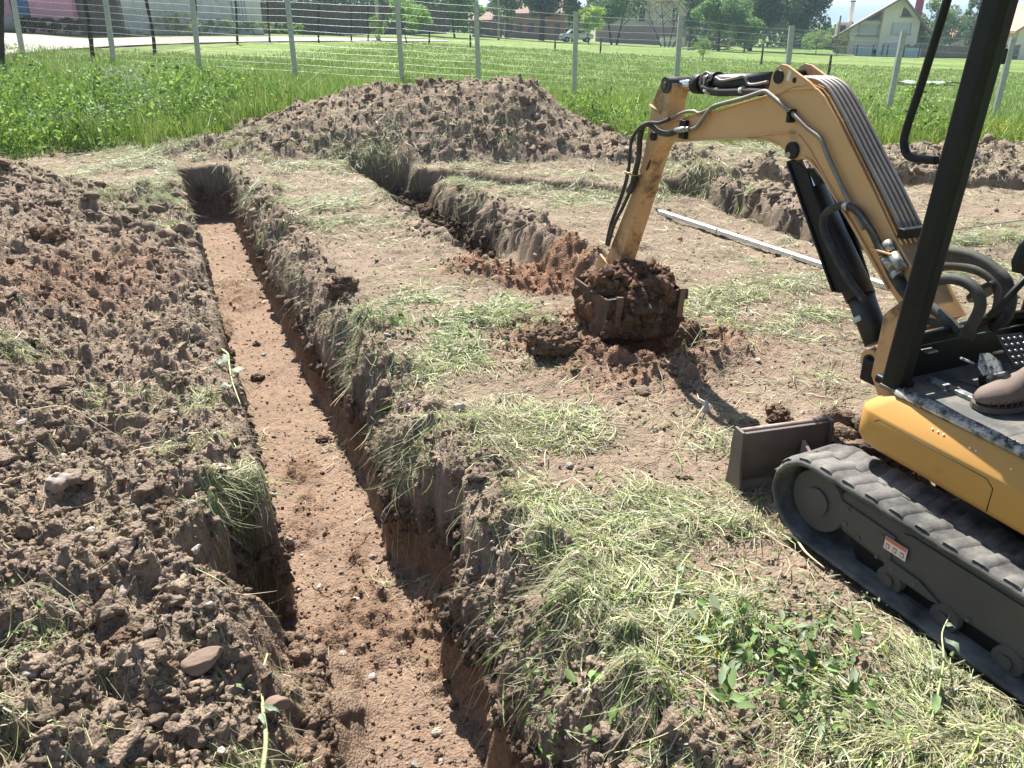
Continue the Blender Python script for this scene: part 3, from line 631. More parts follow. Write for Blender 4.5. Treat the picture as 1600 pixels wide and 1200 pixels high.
def leaves(name, n, seed, smin, smax, label, dens, lift=.04, mound=False, up=.35, cols=None, ymin=.95, ymax=12, sp=.9, zoff=0):
    p = samp(n, seed, dens, ymin, ymax, sp); rs = np.random.RandomState(seed+2); x, y = p.T
    s = smin+(smax-smin)*rs.uniform(size=n)**2
    t = np.array([0, .25, .55, .8, 1.]); wd = np.array([.03, .20, .22, .13, .0])
    # two halves folded along the midrib
    P = []
    for i in range(5): P += [(t[i]-.3, -wd[i], .08, ), (t[i]-.3, 0, 0), (t[i]-.3, wd[i], .08)]
    P = np.array(P); P[:, 2] += -.35*(P[:, 0])**2
    F = []
    for i in range(4): b = i*3; F += [(b, b+1, b+4, b+3), (b+1, b+2, b+5, b+4)]
    a = rs.uniform(0, 6.28, n); pi = rs.normal(size=n)*up; ro = rs.normal(size=n)*up
    ca, sa, cp, sp_, cr, sr = np.cos(a), np.sin(a), np.cos(pi), np.sin(pi), np.cos(ro), np.sin(ro)
    M = np.stack([np.stack([ca*cp, -sa*cr+ca*sp_*sr, sa*sr+ca*sp_*cr], 1), np.stack([sa*cp, ca*cr+sa*sp_*sr, -ca*sr+sa*sp_*cr], 1), np.stack([-sp_, cp*sr, cp*cr], 1)], 1)
    crump = 1+.25*rs.normal(size=(n, 15, 3)); V = np.einsum('nij,nkj->nki', M, P[None]*crump)*s[:, None, None]
    V[:, :, 0] += x[:, None]; V[:, :, 1] += y[:, None]; V[:, :, 2] += (terrain(x, y)+zoff+.2*s+rs.uniform(size=n)*lift*(.4+1.0*dens(x, y)**1.5 if mound else 1))[:, None]
    FF = np.array(F)[None]+(np.arange(n)*15)[:, None, None]
    T = np.array(cols or [(.10, .19, .045), (.17, .25, .10), (.24, .29, .18), (.06, .11, .03)]); C = np.repeat(T[rs.randint(0, len(T), n)]*rs.uniform(.7, 1.2, (n, 1)), 15, 0)
    return tag(npmesh(name, V.reshape(-1, 3), FF.reshape(-1, 4), leafm, None, C, True), label, kind='stuff')
def ldens(x, y):
    d, g = zoneval(x, y); return np.clip(d*g*np.clip(.2+2.2*fbm(x*2.3, y*2.3, 3, 97), 0, 1)+.001, 0, 1)*(1-masks(x, y)['t1'])
leaves('cut_leaves', 4200, 201, .008, .034, 'wilting broad leaves lying among the cut grass', ldens, cols=[(.15, .22, .08), (.26, .31, .18), (.32, .36, .25), (.10, .15, .05), (.22, .30, .12)])
rich = [(1240, 1035, .13, .10), (1345, 1105, .10, .08), (1180, 1060, .08, .06), (700, 520, .35, .3), (1150, 1010, .15, .1), (540, 345, .3, .25), (830, 1110, .12, .15), (650, 350, .2, .15), (1250, 1090, .2, .12)]
RG = [(G(u, v).x, G(u, v).y, a, b) for u, v, a, b in rich]
def rdens(x, y):
    d = np.zeros_like(x)
    for cx, cy, a, b in RG: d = np.maximum(d, np.exp(-((x-cx)/a)**2-((y-cy)/b)**2))
    return d*(1-masks(x, y)['t1'])
leaves('fresh_weed_leaves', 520, 211, .02, .065, 'fresh green weed leaves heaped on the cut grass', rdens, lift=.08, up=.5, cols=[(.15, .26, .07), (.22, .32, .13), (.11, .18, .05), (.28, .35, .22)])
leaves('yellow_flower_heads', 150, 221, .008, .02, 'small yellow wild flowers in the cut grass', lambda x, y: np.maximum(np.exp(-((x-G(1100, 1010).x)/.16)**2-((y-G(1100, 1010).y)/.14)**2), .6*np.exp(-((x-G(1240, 1020).x)/.12)**2-((y-G(1240, 1020).y)/.1)**2)), lift=.07, up=.6, cols=[(.60, .47, .03), (.5, .45, .06)])

def stalk(u0, v0, u1, v1, h, r, label, nleaf, ls, col=(.30, .36, .16), dry=False):
    a, b = G(u0, v0), G(u1, v1); a.z = zf(a.x, a.y)+.02; b.z = zf(b.x, b.y)+.03+h
    t = empty('weed_stalk', a, 0, label, 'plant stalk', 'loose weed stalks lying on the ground')
    mid = (a+b)/2; mid.z = max(mid.z, zf(mid.x, mid.y)+.03)+h*.3; q1 = a.lerp(mid, .5)+Vector((.01, .012, .01)); q2 = mid.lerp(b, .5)+Vector((-.012, .006, .005))
    pts = [p-a for p in arc([a, q1, mid, q2, b], 5)]; n = len(pts)
    sm_ = mat('weed_stem', (.36, .40, .18), .6, var=.15, scale=20.) if not dry else mat('dry_stem', (.48, .40, .25), .7, var=.15, scale=20.)
    MB().tube(pts, [r*(1-.6*i/n) for i in range(n)], 7).build('stem', sm_, t)
    lm = mat('weed_leaf', col, .6, var=.15, scale=12., trans=.3)
    for k in range(nleaf):
        p = pts[int(n*(.35+.6*k/max(nleaf, 1))) % n]; an = random.uniform(0, 6.28); s = ls*random.uniform(.6, 1.2)
        mb = MB(); vs = []; 
        for i, (tt, wd) in enumerate(zip((0, .2, .45, .7, .9, 1), (.02, .22, .32, .28, .14, .0))):
            for sgn in (-1, 0, 1):
                ww = wd*s*.6*(1+.5*random.uniform(-1, 1))
                x, y, z = tt*s, sgn*ww, abs(sgn)*.25*wd*s-.3*tt*tt*s+.12*math.sin(9*tt+k)*s+.015
                vs.append(p+Vector((x*math.cos(an)-y*math.sin(an), x*math.sin(an)+y*math.cos(an), z)))
        mb.add(vs, [(3*i+j, 3*i+j+1, 3*i+j+4, 3*i+j+3) for i in range(5) for j in (0, 1)], True).build('leaf', lm, t)
    return t
stalk(395, 1180, 408, 965, .03, .008, 'thick pale green plant stalk with grey green leaves lying up to the trench edge', 4, .085, (.22, .28, .20))
stalk(1030, 1010, 1075, 895, .05, .006, 'pale stem with one broad leaf across the cut grass left of the track', 2, .07, (.15, .25, .09))
stalk(60, 690, 195, 702, .02, .004, 'long dry yellow stalk lying on the left spoil heap', 0, .0, dry=True)
stalk(1222, 832, 1285, 905, .01, .006, 'straight pale stalk lying beside the lower front of the rubber track', 0, .0, dry=True)
stalk(1450, 1150, 1470, 1010, .12, .004, 'thin upright green weed in front of the rubber track', 4, .05, (.16, .26, .08))
stalk(450, 350, 590, 318, .03, .007, 'cut green stalk with leaves lying across the bank by the far trench corner', 3, .12, (.17, .27, .10))
stalk(345, 530, 375, 625, .0, .007, 'leafy stalk drooping over the left trench edge', 4, .11, (.14, .24, .06))
stalk(1040, 1010, 960, 990, .03, .003, 'thin bent straw stem crossing the bank near the yellow flowers', 0, .0, dry=True)
stalk(1100, 640, 1060, 700, .0, .003, 'fine dry stem on bare ground under the beige stone', 0, .0, dry=True)

# ------------------------------------------------------------------ digger
OX, OY = 1.2372, 1.8954
THT, THU = R(26.5), R(23.5)
root = empty('mini_excavator', (OX, OY, 0), THU, 'orange and black mini digger on rubber tracks scooping red earth beside the trench', 'digger')
def uv(u, v, w_, th=THU):            # photo point on the upright plane w = const of the digger -> local (w, s, z)
    N = Vector((math.cos(th), math.sin(th), 0)); F = Vector((-math.sin(th), math.cos(th), 0)); O = Vector((OX, OY, 0))
    r = Vector(ray(u, v)); c = Vector((0, 0, CAMH)); t = (O+N*w_-c).dot(N)/r.dot(N); p = c+r*t
    return Vector((w_, (p-O).dot(F), p.z))
def us(u, v, s_, th=THU):            # same for the cross plane s = const
    N = Vector((math.cos(th), math.sin(th), 0)); F = Vector((-math.sin(th), math.cos(th), 0)); O = Vector((OX, OY, 0))
    r = Vector(ray(u, v)); c = Vector((0, 0, CAMH)); t = (O+F*s_-c).dot(F)/r.dot(F); p = c+r*t
    return Vector(((p-O).dot(N), s_, p.z))
def outl(px, w_): return [(q.y, q.z) for q in (uv(u, v, w_) for u, v in px)]
SZ = lambda p, t: Vector((t, p[0], p[1]))       # polygon in (s, z), thickness along w
# ---- tracks (own heading a little different from the upper body)
TR = Matrix.Rotation(THT-THU, 4, 'Z')
def track(w0, w1, outer):
    hull = []
    rf, rr, L0, L1, top = .165, .16, .47, -.78, .325
    for k in range(0, 13):
        a = -math.pi/2+math.pi*k/12; hull.append((L0+rf*math.cos(a)*1.08, rf+rf*math.sin(a)*.98))
    hull += [(L0-.2, top+.002), (L0-.5, top-.004), (L0-.8, top)]
    for k in range(0, 13):
        a = math.pi/2+math.pi*k/12; hull.append((L1+rr*math.cos(a), rr+rr*math.sin(a)))
    hull += [(L1+.3, 0), (L1+.8, -.002)]
    n = len(hull); P = [Vector(p) for p in hull]
    # resample evenly
    seg = []; tot = 0
    for i in range(n): d = (P[(i+1) % n]-P[i]).length; seg.append(d); tot += d
    NS = 156
    def at(d):
        d %= tot
        for i in range(n):
            if d <= seg[i]: q = P[i].lerp(P[(i+1) % n], d/seg[i]); tt = (P[(i+1) % n]-P[i]).normalized(); return q, tt
            d -= seg[i]
        return P[0], (P[1]-P[0]).normalized()
    nm = 'track_left' if outer else 'track_right'
    t = MB().build('rubber_track', rubber, None) if False else None
    mb = MB(); sm_ = []
    pts = [at(tot*k/NS)[0] for k in range(NS)]
    nrm = []
    for k in range(NS):
        d = (pts[(k+1) % NS]-pts[k-1]).normalized(); nrm.append(Vector((d.y, -d.x)))
    th = .022; ww = [w0, w0+.012, w0+.03, (w0+w1)/2, w1-.03, w1-.012, w1]; oo = [-.010, .0, .002, .002, .002, 0, -.010]
    vs = []
    for k in range(NS):
        for wj, oj in zip(ww, oo): q = pts[k]+nrm[k]*(oj+.0015*math.sin(k*1.9+wj*30)); vs.append((wj, q.x, q.y))
        for wj in ww[::-1]: q = pts[k]-nrm[k]*th; vs.append((wj, q.x, q.y))
    m = 2*len(ww); fs = [(k*m+j, k*m+(j+1) % m, ((k+1) % NS)*m+(j+1) % m, ((k+1) % NS)*m+j) for k in range(NS) for j in range(m)]
    mb.add(vs, fs, True)
    belt = mb.build('rubber_track', rubber, root); belt.matrix_local = TR
    # lugs: staggered rounded pads
    lug = MB(); nl = 38
    for k in range(nl*2):
        q, tt = at(tot*(k/2+.2)/nl); d0 = tot*(k/2+.2)/nl
        left = k % 2 == 0; a, b = (w0+.006, w0+.135) if left else (w1-.135, w1-.006)
        rows = []
        for (f_, h_) in ((-.027, 0), (-.020, .009), (.016, .009), (.024, 0)):
            q, tt = at(d0+f_); nn = Vector((tt.y, -tt.x)); sk = .018*(1 if left else -1)
            rows.append([(a, q+nn*(h_*.55)+tt*0), (a+.018, q+nn*h_), (b-.03, q+nn*h_+tt*sk), (b, q+nn*(h_*.1)+tt*sk)])
        vs = [(w_, p.x, p.y) for r_ in rows for w_, p in r_]
        lug.add(vs, [(i*4+j, i*4+j+1, (i+1)*4+j+1, (i+1)*4+j) for i in range(3) for j in range(3)], True)
    lg = lug.build('track_lugs', rubber, belt)
    # side frame
    fr_ = MB()
    FW = w0+.062
    prof = [(.36, .105), (.395, .13), (.40, .235), (.375, .262), (.0, .262), (-.62, .255), (-.70, .22), (-.70, .12), (-.5, .085), (.05, .075), (.16, .085)]
    fr_.prism(prof, SZ, FW, w1-.05)
    f = fr_.build('track_frame', framem, root, .012); f.matrix_local = TR
    MB().prism([(.30, .02), (.34, .09), (-.62, .09), (-.66, .02)], SZ, w0+.085, w1-.08).build('roller_guard', blackm, f)
    if outer:
        c = MB().prism([(.385, .138), (.382, .222), (.16, .212), (.16, .100)], SZ, FW-.008, FW-.0005).build('cover_plate', framem, f, .004)
        MB().prism([(.175, .082), (.175, .125), (.05, .120), (-.03, .088), (.0, .080)], SZ, FW-.012, FW-.0005).build('mud_plate', framem, f, .003)
        for s_, z_ in ((.345, .150), (.285, .130), (.205, .108), (.145, .10), (.345, .205), (.20, .19), (.06, .10), (-.12, .10), (-.4, .10)):
            MB().tube([(FW-.015, s_, z_), (FW+.01, s_, z_)], .0065, 6).build('bolt', bladem, f)
        MB().prism([(.14, .238), (.11, .248), (-.55, .240), (-.58, .222), (-.55, .205), (.11, .214)], SZ, FW-.007, FW-.0005).build('side_rib', framem, f, .003)
        lb = MB().box((FW-.0095, .150, .176), (.002, .082, .046)).build('warning_label', labelw, f)
        MB().box((FW-.0112, .150, .192), (.001, .078, .012)).build('label_header', labelr, lb)
        for i in range(3):
            MB().box((FW-.0112, .177-.027*i, .168), (.001, .014, .018)).build('label_symbol', labelr, lb)
            MB().box((FW-.0122, .177-.027*i, .168), (.001, .007, .010)).build('symbol_mark', labelw, lb)
    for s_, r_, z_ in ((.475, .112, .163), (-.78, .13, .16), (.15, .045, .05), (-.05, .045, .05), (-.25, .045, .05), (-.45, .045, .05)):
        mbw = MB().tube([(w0+.055, s_, z_), (w1-.05, s_, z_)], r_, 24)
        mbw.tube([(w0+.045, s_, z_), (w0+.057, s_, z_)], r_*.45, 16)
        o = mbw.build('idler' if r_ > .1 else 'roller', framem, belt)
track(0.0, .235, True)
track(.76, .995, False)
# ---- dozer blade
pl_, pr_ = G(1152, 674, .25), G(1290, 655, .25)
bd = (pr_-pl_).normalized(); brz = math.atan2(bd.y, bd.x)
bl = MB(); prof = [(0, .0), (-.045, .0), (-.055, .03), (-.035, .10), (-.032, .17), (-.05, .235), (-.045, .25), (-.012, .25), (-.008, .18), (-.012, .10), (-.025, .03)]
def XZ(p, t): return Vector((t, -p[0]-.04, p[1]))
rootinv = (Matrix.Translation((OX, OY, 0)) @ Matrix.Rotation(THU, 4, 'Z')).inverted()
BM_ = rootinv @ Matrix.Translation((pl_.x, pl_.y, .0)) @ Matrix.Rotation(brz, 4, 'Z')
def bput(o): o.matrix_local = BM_; return o
BL = (pr_-pl_).length
blade = MB().prism(prof, XZ, .012, BL).build('dozer_blade', bladem, root, .003); bput(blade)
MB().tube([(.004, .0, .247), (BL+.01, .0, .247)], .013, 10).build('blade_top_edge', bladetop, blade)
MB().prism([(-.08, .0), (-.07, .1), (-.072, .2), (-.06, .262), (-.0, .262), (.004, .2), (.012, .1), (.03, .0)], XZ, .0, .012).build('side_plate', bladem, blade, .002)
MB().prism([(-.08, .0), (-.07, .1), (-.072, .2), (-.06, .262), (-.0, .262), (.004, .2), (.012, .1), (.03, .0)], XZ, BL, BL+.012).build('side_plate', bladem, blade, .002)
MB().box((BL*.75, -.12, .12), (.05, .3, .07)).build('push_arm', bladem, blade, .004)
MB().prism([(0.01, .1), (.09, .13), (.09, .16), (.01, .2)], XZ, .262, .275).build('gusset', bladetop, blade)
mk = MB(); random.seed(4)      # remains of worn white lettering
for i in range(4):
    x0 = .085+i*.03
    for j in range(4): mk.box((x0+random.uniform(-.006, .006), -.0415+.0-(.0), .155+random.uniform(-.02, .02)), (random.uniform(.006, .016), .003, random.uniform(.006, .022)))
wl = mk.build('worn_lettering', whitem, blade); wl.location = (0, .006-.0, 0)
wl.location.y = .0335
# ---- undercarriage centre and slew ring
MB().box((.5, -.12, .2), (.54, .62, .16)).build('undercarriage', framem, root, .02)
MB().tube([(.5, -.12, .28), (.5, -.12, .36)], .24, 28).build('slew_ring', blackm, root)
# ---- upper body side panel: rounded front corner, chamfered top
W0, W1, SF, SB, Z0, Z1 = .115, .90, .478, -.85, .388, .590
def body_ring(z, inset):
    a, b, r = W0+inset, SF-inset, .07
    pts = [(a, SB)]
    for k in range(9):
        an = math.pi-math.pi/2*k/8; pts.append((a+r+r*math.cos(an), b-r+r*math.sin(an)))
    for k in range(9):
        an = math.pi/2-math.pi/2*k/8; pts.append((W1-inset-r+r*math.cos(an), b-r+r*math.sin(an)))
    pts.append((W1-inset, SB)); return [(x, y, z) for x, y in pts]
prof = [(Z0, .055), (Z0+.006, .030), (Z0+.022, .010), (Z0+.045, .0), (Z1-.066, .0), (Z1-.058, .003), (Z1-.012, .046), (Z1-.004, .052), (Z1, .058)]
mb = MB(); vs = []; m = len(body_ring(0, 0))
for z, i_ in prof: vs += body_ring(z, i_)
fs = [(k*m+j, k*m+(j+1) % m, (k+1)*m+(j+1) % m, (k+1)*m+j) for k in range(len(prof)-1) for j in range(m)]
mb.add(vs, fs, True); mb.add(body_ring(Z1, .058), [tuple(range(m))]); mb.add(body_ring(Z0, .055), [tuple(range(m))[::-1]])
body = mb.build('body_panel', panelp, root)
# access door seam: thin recessed line and door plate
def pw(u, v): q = uv(u, v, W0-.001); return (q.y, q.z)
seam = [pw(1386, 650), pw(1378, 668), pw(1378, 700), pw(1390, 712)]
line = [(.385, .505), (.37, .518), (-.02, .515), (-.045, .495), (-.045, .42)]
MB().tube([(W0-.0002, s_, z_) for s_, z_ in line], .0016, 5).build('door_seam', blackm, body)
MB().tube([(W0-.0002+.002, .395, z_) for z_ in (.50, .47, .44)], .0016, 5).build('door_seam', blackm, body)
# ---- cab floor and step edge
fl_ = MB().prism([(W0+.06, SB), (W0+.06, SF-.03), (W1-.06, SF-.03), (W1-.06, SB)], lambda p, t: Vector((p[0], p[1], t)), Z1+.002, Z1+.016).build('cab_floor', floorm, root, .002)
st = MB(); st.tube([(W0+.066, SF-.10, Z1+.012), (W0+.066, SB+.02, Z1+.012)], .0145, 10); st.box((W0+.082, (SF+SB)/2-.05, Z1+.020), (.03, SF-SB-.18, .006))
stp = st.build('step_edge', stepm, root)
kn = MB()
for k in range(52):
    kn.tube([(W0+.064, SF-.12-.024*k, Z1+.024), (W0+.064, SF-.12-.024*k, Z1+.031)], [.0055, .003], 8)
    kn.tube([(W0+.084, SF-.108-.024*k, Z1+.022), (W0+.084, SF-.108-.024*k, Z1+.028)], [.0055, .003], 8)
kn.build('grip_studs', stepm, stp)
rv = MB()
for s_ in (.20, .18, .16, .07, .05, -.06, -.3): rv.tube([(W0+.031, s_, Z1-.031), (W0+.0265, s_, Z1-.0265)], .0028, 6)
rv.build('rivets', labelw, body)
# floor ribs, pedal plate and dirt lying on it
MB().box((.34, .30, Z1+.024), (.028, .20, .014)).build('floor_bar', stepm, fl_, .002)
MB().prism([(.42, .36), (.60, .36), (.62, .12), (.50, .12)], lambda p, t: Vector((p[0], p[1], t)), Z1+.018, Z1+.026).build('floor_mat', floorm, fl_, .002)
# ---- pedals
pc = us(1545, 570, .27); px_, pz_ = pc.x, pc.z
pd = MB(); pd.prism([(-.045, -.028), (.045, -.03), (.05, .0), (.02, .03), (-.02, .034), (-.05, .0)], lambda p, t: Vector((px_+p[0], .27+p[1]*.75, pz_+p[1]*.8+t)), 0, .006)
ped = pd.build('pedal', whitem, root, .001)
MB().tube([(px_, .27, pz_), (px_, .28, pz_-.05), (px_, .26, Z1+.02)], .012, 8).build('pedal_stem', blackm, ped)
MB().tube([(px_-.045, .29, pz_+.005), (px_-.085, .31, pz_+.022)], .004, 6).build('pedal_lever', whitem, ped)
MB().tube([(px_-.035, .235, pz_-.022), (px_+.045, .235, pz_-.022)], .007, 8).build('pedal_bar', stepm, ped)
pp = us(1580, 550, .22)
fp = MB().box((0, 0, 0), (.10, .12, .008)).build('foot_plate', blackm, root, .002, loc=(pp.x+.03, .22, pp.z), rot=(R(38), 0, R(-8)))
ds = MB()
for i in range(4):
    for j in range(5): ds.tube([(-.035+.023*i, -.045+.022*j, .004), (-.035+.023*i, -.045+.022*j, .0075)], [.006, .003], 8)
ds.build('grip_dots', steelm, fp)
MB().tube([(0, 0, 0), (0, .03, -.08), (0, .02, pp.z*-1+Z1+.02)], .012, 8).build('plate_leg', blackm, fp)
# ---- cab posts, windscreen, roof
def post(name, a, b, d, sect, parent=root):
    a, b = Vector(a), Vector(b); mb = MB(); w_, dd = sect
    poly = [(-w_, -dd*.6), (-w_*.55, -dd), (w_*.6, -dd), (w_, -dd*.5), (w_, dd*.7), (w_*.5, dd), (-w_*.5, dd), (-w_, dd*.6)]
    n = len(poly); vs = [a+Vector((p[0], p[1], 0)) for p in poly]+[b+Vector((p[0], p[1], 0)) for p in poly]
    mb.add(vs, [tuple(range(n))[::-1], tuple(range(n, 2*n))]+[(i, (i+1) % n, (i+1) % n+n, i+n) for i in range(n)])
    return mb.build(name, blackm, parent, .006)
pa = uv(1392, 606, .20); pb = uv(1556, 0, .20); ext = pb+(pb-pa)*.16
P0 = Vector((.215, pa.y, Z1)); P1 = Vector((.215, ext.y, ext.z))
pil = post('cab_post', P0, P1, 0, (.036, .040))
MB().box((.222, P0.y+.01, Z1+.02), (.075, .10, .03)).build('post_foot', blackm, pil, .008)
P0r = Vector((.815, pa.y, Z1)); P1r = Vector((.815, ext.y, ext.z))
pilr = post('cab_post', P0r, P1r, 0, (.035, .042))
post('cab_post', (.215, -.78, Z1), (.215, -.70, ext.z), 0, (.03, .03)); post('cab_post', (.815, -.78, Z1), (.815, -.70, ext.z), 0, (.03, .03))
MB().box((.515, (ext.y-.74)/2, ext.z+.02), (.74, ext.y+.86, .05)).build('cab_roof', blackm, root, .02)
# knob and bracket on the post
kb = us(1506, 281, P0.y-.03)
MB().tube([(kb.x-.06, kb.y, kb.z+.006), (kb.x-.012, kb.y, kb.z+.001)], .0145, 14).tube([(kb.x-.012, kb.y, kb.z+.001), (kb.x+.002, kb.y, kb.z)], .012, 14).build('post_bolt', blackm, pil)
bk = us(1563, 88, P0.y-.05); MB().box((bk.x-.01, bk.y, bk.z), (.035, .03, .04)).build('post_bracket', blackm, pil, .003)
# grab handle
hz = [(1497, -60), (1480, 0), (1440, 130), (1417, 200), (1413, 228), (1424, 246), (1450, 249)]
hp = [uv(u, v, .20) for u, v in hz]; hp = [Vector((.20, p.y+.0, p.z)) for p in hp]
hp[-1] = Vector((.205, uv(1462, 251, .20).y, hp[-1].z)); hp = hp[:1]+hp[1:]
MB().tube(arc([hp[0]+Vector((0, .0, .10))]+hp, 6), .0125, 12).build('grab_handle', blackm, pil)
# lower windscreen with frame
sl_ = (P1.y-P0.y)/(P1.z-P0.z)
def wsy(z): return P0.y+sl_*(z-Z1)+.02
zb = us(1520, 500, wsy(.79)).z; zt = us(1540, 352, wsy(1.12)).z
gl_ = MB(); gl_.add([(.25, wsy(zb), zb), (.78, wsy(zb), zb), (.78, wsy(zt), zt), (.25, wsy(zt), zt)], [(0, 1, 2, 3)])
wsn = gl_.build('windscreen', gm, root); MB().tube([(.25, wsy(zt), zt), (.78, wsy(zt), zt)], .0012, 6).build('glass_edge', greenseal, wsn)
MB().tube([(.25, wsy(zb)-.01, zb-.018), (.40, wsy(zb)-.012, zb-.012), (.55, wsy(zb)-.01, zb-.006), (.60, wsy(zb)-.01, zb+.004), (.78, wsy(zb)-.01, zb-.01)], .015, 8).build('windscreen_rail', blackm, root)
MB().box((.515, wsy(zb)-.02, zb-.045), (.53, .004, .003)).build('glass_seal', greenseal, root)
MB().box((.515, wsy(.68)+.012, (Z1+zb)/2-.01), (.56, .022, zb-Z1-.03)).build('front_bulkhead', blackm, root, .004)
MB().box((.31, wsy(zb)-.035, zb-.062), (.045, .03, .006)).build('bulkhead_tab', steelm, root, .001)
# control levers beside the seat, seat, counterweight
lv = us(1590, 470, .12)
MB().tube([(lv.x-.03, .17, lv.z-.06), (lv.x+.0, .15, lv.z-.0), (lv.x+.07, .12, lv.z+.12)], .010, 8).build('control_lever', blackm, root)
kn_ = us(1597, 405, .1); MB().tube([(kn_.x, .10, kn_.z-.035), (kn_.x, .10, kn_.z-.01), (kn_.x+.005, .10, kn_.z+.03), (kn_.x+.01, .10, kn_.z+.05)], [.016, .024, .02, .012], 12).tube([(kn_.x+.01, .1, kn_.z-.03), (kn_.x+.12, .05, kn_.z-.12), (kn_.x+.16, -.1, Z1+.05)], .009, 8).build('lever_knob', blackm, root)
MB().box((.52, -.42, .80), (.36, .36, .08)).build('seat', seatm, root, .03)
MB().box((.52, -.61, 1.05), (.36, .08, .46)).build('seat_back', seatm, root, .03)
MB().box((.52, -.42, .66), (.30, .30, .19)).build('seat_base', blackm, root, .02)
MB().prism([(.12, -.70), (.16, -.95), (.35, -1.05), (.68, -1.05), (.88, -.95), (.90, -.70)], lambda p, t: Vector((p[0], p[1], t)), .39, .95).build('counterweight', panelp, root, .03)
# ---- swing post and boom
BW0, BW1 = .435, .565; BC = .5
foot = uv(1436, 485, BC)
MB().prism([(.40, .36), (foot.y-.05, .36), (foot.y+.06, .50), (foot.y+.06, foot.z-.02), (foot.y, foot.z+.05), (foot.y-.06, foot.z), (.42, .54)], SZ, .40, .425).prism([(.40, .36), (foot.y-.05, .36), (foot.y+.06, .50), (foot.y+.06, foot.z-.02), (foot.y, foot.z+.05), (foot.y-.06, foot.z), (.42, .54)], SZ, .575, .60).build('swing_bracket', armpaint, root, .003)
topo = [(1016, 205), (1022, 195), (1044, 190), (1080, 179), (1121, 172), (1151, 162), (1196, 149), (1217, 144), (1240, 135), (1262, 132), (1277, 139), (1287, 150), (1310, 190), (1335, 240), (1367, 305), (1400, 375), (1440, 448), (1468, 500)]
bot = [(1430, 520), (1405, 480), (1387, 453), (1360, 403), (1330, 350), (1305, 312), (1285, 277), (1265, 252), (1255, 247), (1240, 251), (1230, 247), (1225, 237), (1215, 227), (1200, 221), (1166, 218), (1121, 219), (1060, 222), (1024, 223), (1017, 214)]
boom = MB().prism(outl(topo+bot, BW0), SZ, BW0+.008, BW1-.008).build('boom', paint, root)
to = outl(topo, BW0); bo = outl(bot, BW0)
MB().strip(to[2:], SZ, BW0, BW1, .007).build('top_flange', paint, boom, .0015)
MB().strip(bo[2:9], SZ, BW0-.004, BW1+.004, .007).build('bottom_flange', paint, boom, .0015)
MB().strip(bo[12:-2], SZ, BW0, BW1, .007).build('bottom_flange', paint, boom, .0015)
# inner rib following the flange on the side plate
rib = [(1166, 214), (1205, 209), (1240, 207)]; rib2 = [(1246, 211), (1262, 232), (1310, 318), (1350, 390), (1384, 448)]
r1 = outl(rib, BW0); r2 = outl(rib2, BW0)
MB().tube([(BW0+.006, a, b) for a, b in r1], .005, 6).tube([(BW0+.006, a, b) for a, b in r2], .005, 6).build('weld_rib', paint, boom)
ear = [(1199, 146), (1203, 132), (1206, 118), (1212, 106), (1221, 100), (1230, 102), (1247, 115), (1265, 128), (1274, 138), (1262, 140), (1240, 141)]
MB().prism(outl(ear, BW0), SZ, BW0, BW0+.012).build('cylinder_ear', paint, boom, .001)
MB().prism(outl(ear, BW0), SZ, BW1-.012, BW1).build('cylinder_ear', armpaint, boom, .001)
q = uv(1218, 120, BW0); q2 = uv(1238, 125, BW0); q3 = uv(1233, 116, BW0); q4 = uv(1238, 235, BW0)
MB().tube([(BW0-.010, q.y, q.z), (BW1+.01, q.y, q.z)], .026, 16).build('ear_pin', blackm, boom)
MB().tube([(BW0-.0015, q2.y-.012, q2.z), (BW0+.003, q2.y-.012, q2.z)], .011, 14).build('ear_hole', blackm, boom)
MB().prism([(q3.y-.006, q3.z-.026), (q3.y+.012, q3.z-.022), (q3.y+.004, q3.z+.018), (q3.y-.012, q3.z+.010)], SZ, BW0-.001, BW0).build('ear_sticker', labelw, boom)
MB().tube([(BW0-.008, q4.y, q4.z), (BW1+.008, q4.y, q4.z)], .033, 18).build('cylinder_pin', blackm, boom)
MB().tube([(BW0-.010, q4.y+.01, q4.z-.018), (BW0-.004, q4.y+.01, q4.z-.018)], .012, 8).build('pin_bolt', steelm, boom)
# pipes along the back of the boom
pth = [(1266, 124), (1290, 142), (1313, 186), (1338, 238), (1368, 300), (1398, 362), (1410, 385)]
po = [Vector(p) for p in outl([(1263, 131), (1279, 139), (1290, 152), (1312, 192), (1337, 242), (1368, 303), (1400, 370)], BW0)]
def offs(P, t):
    out = []
    for i, p in enumerate(P):
        d = (P[min(i+1, len(P)-1)]-P[max(i-1, 0)]).normalized(); out.append(p+Vector((-d.y, d.x))*-t)
    return out
sgn = 1 if offs(po, .02)[3].x > po[3].x else -1
# outward = away from boom interior (towards operator side = smaller s)
cand = offs(po, .02); inward = cand[3].x > po[3].x
for i in range(5):
    wj = BW0+.018+.0235*i; o_ = offs(po, (.018 if not inward else -.018))
    base = [Vector((wj, p.x, p.y)) for p in o_]
    st_ = Vector((wj, base[0].y+.10, base[0].z-.002))
    MB().tube(arc([st_]+base, 4), .0074, 8).build('hydraulic_pipe', pipem, boom)
cl = offs(po, (.02 if not inward else -.02))[6]
MB().box((BC, cl.x, cl.y), (.125, .03, .035)).build('pipe_clamp', blackm, boom, .004)
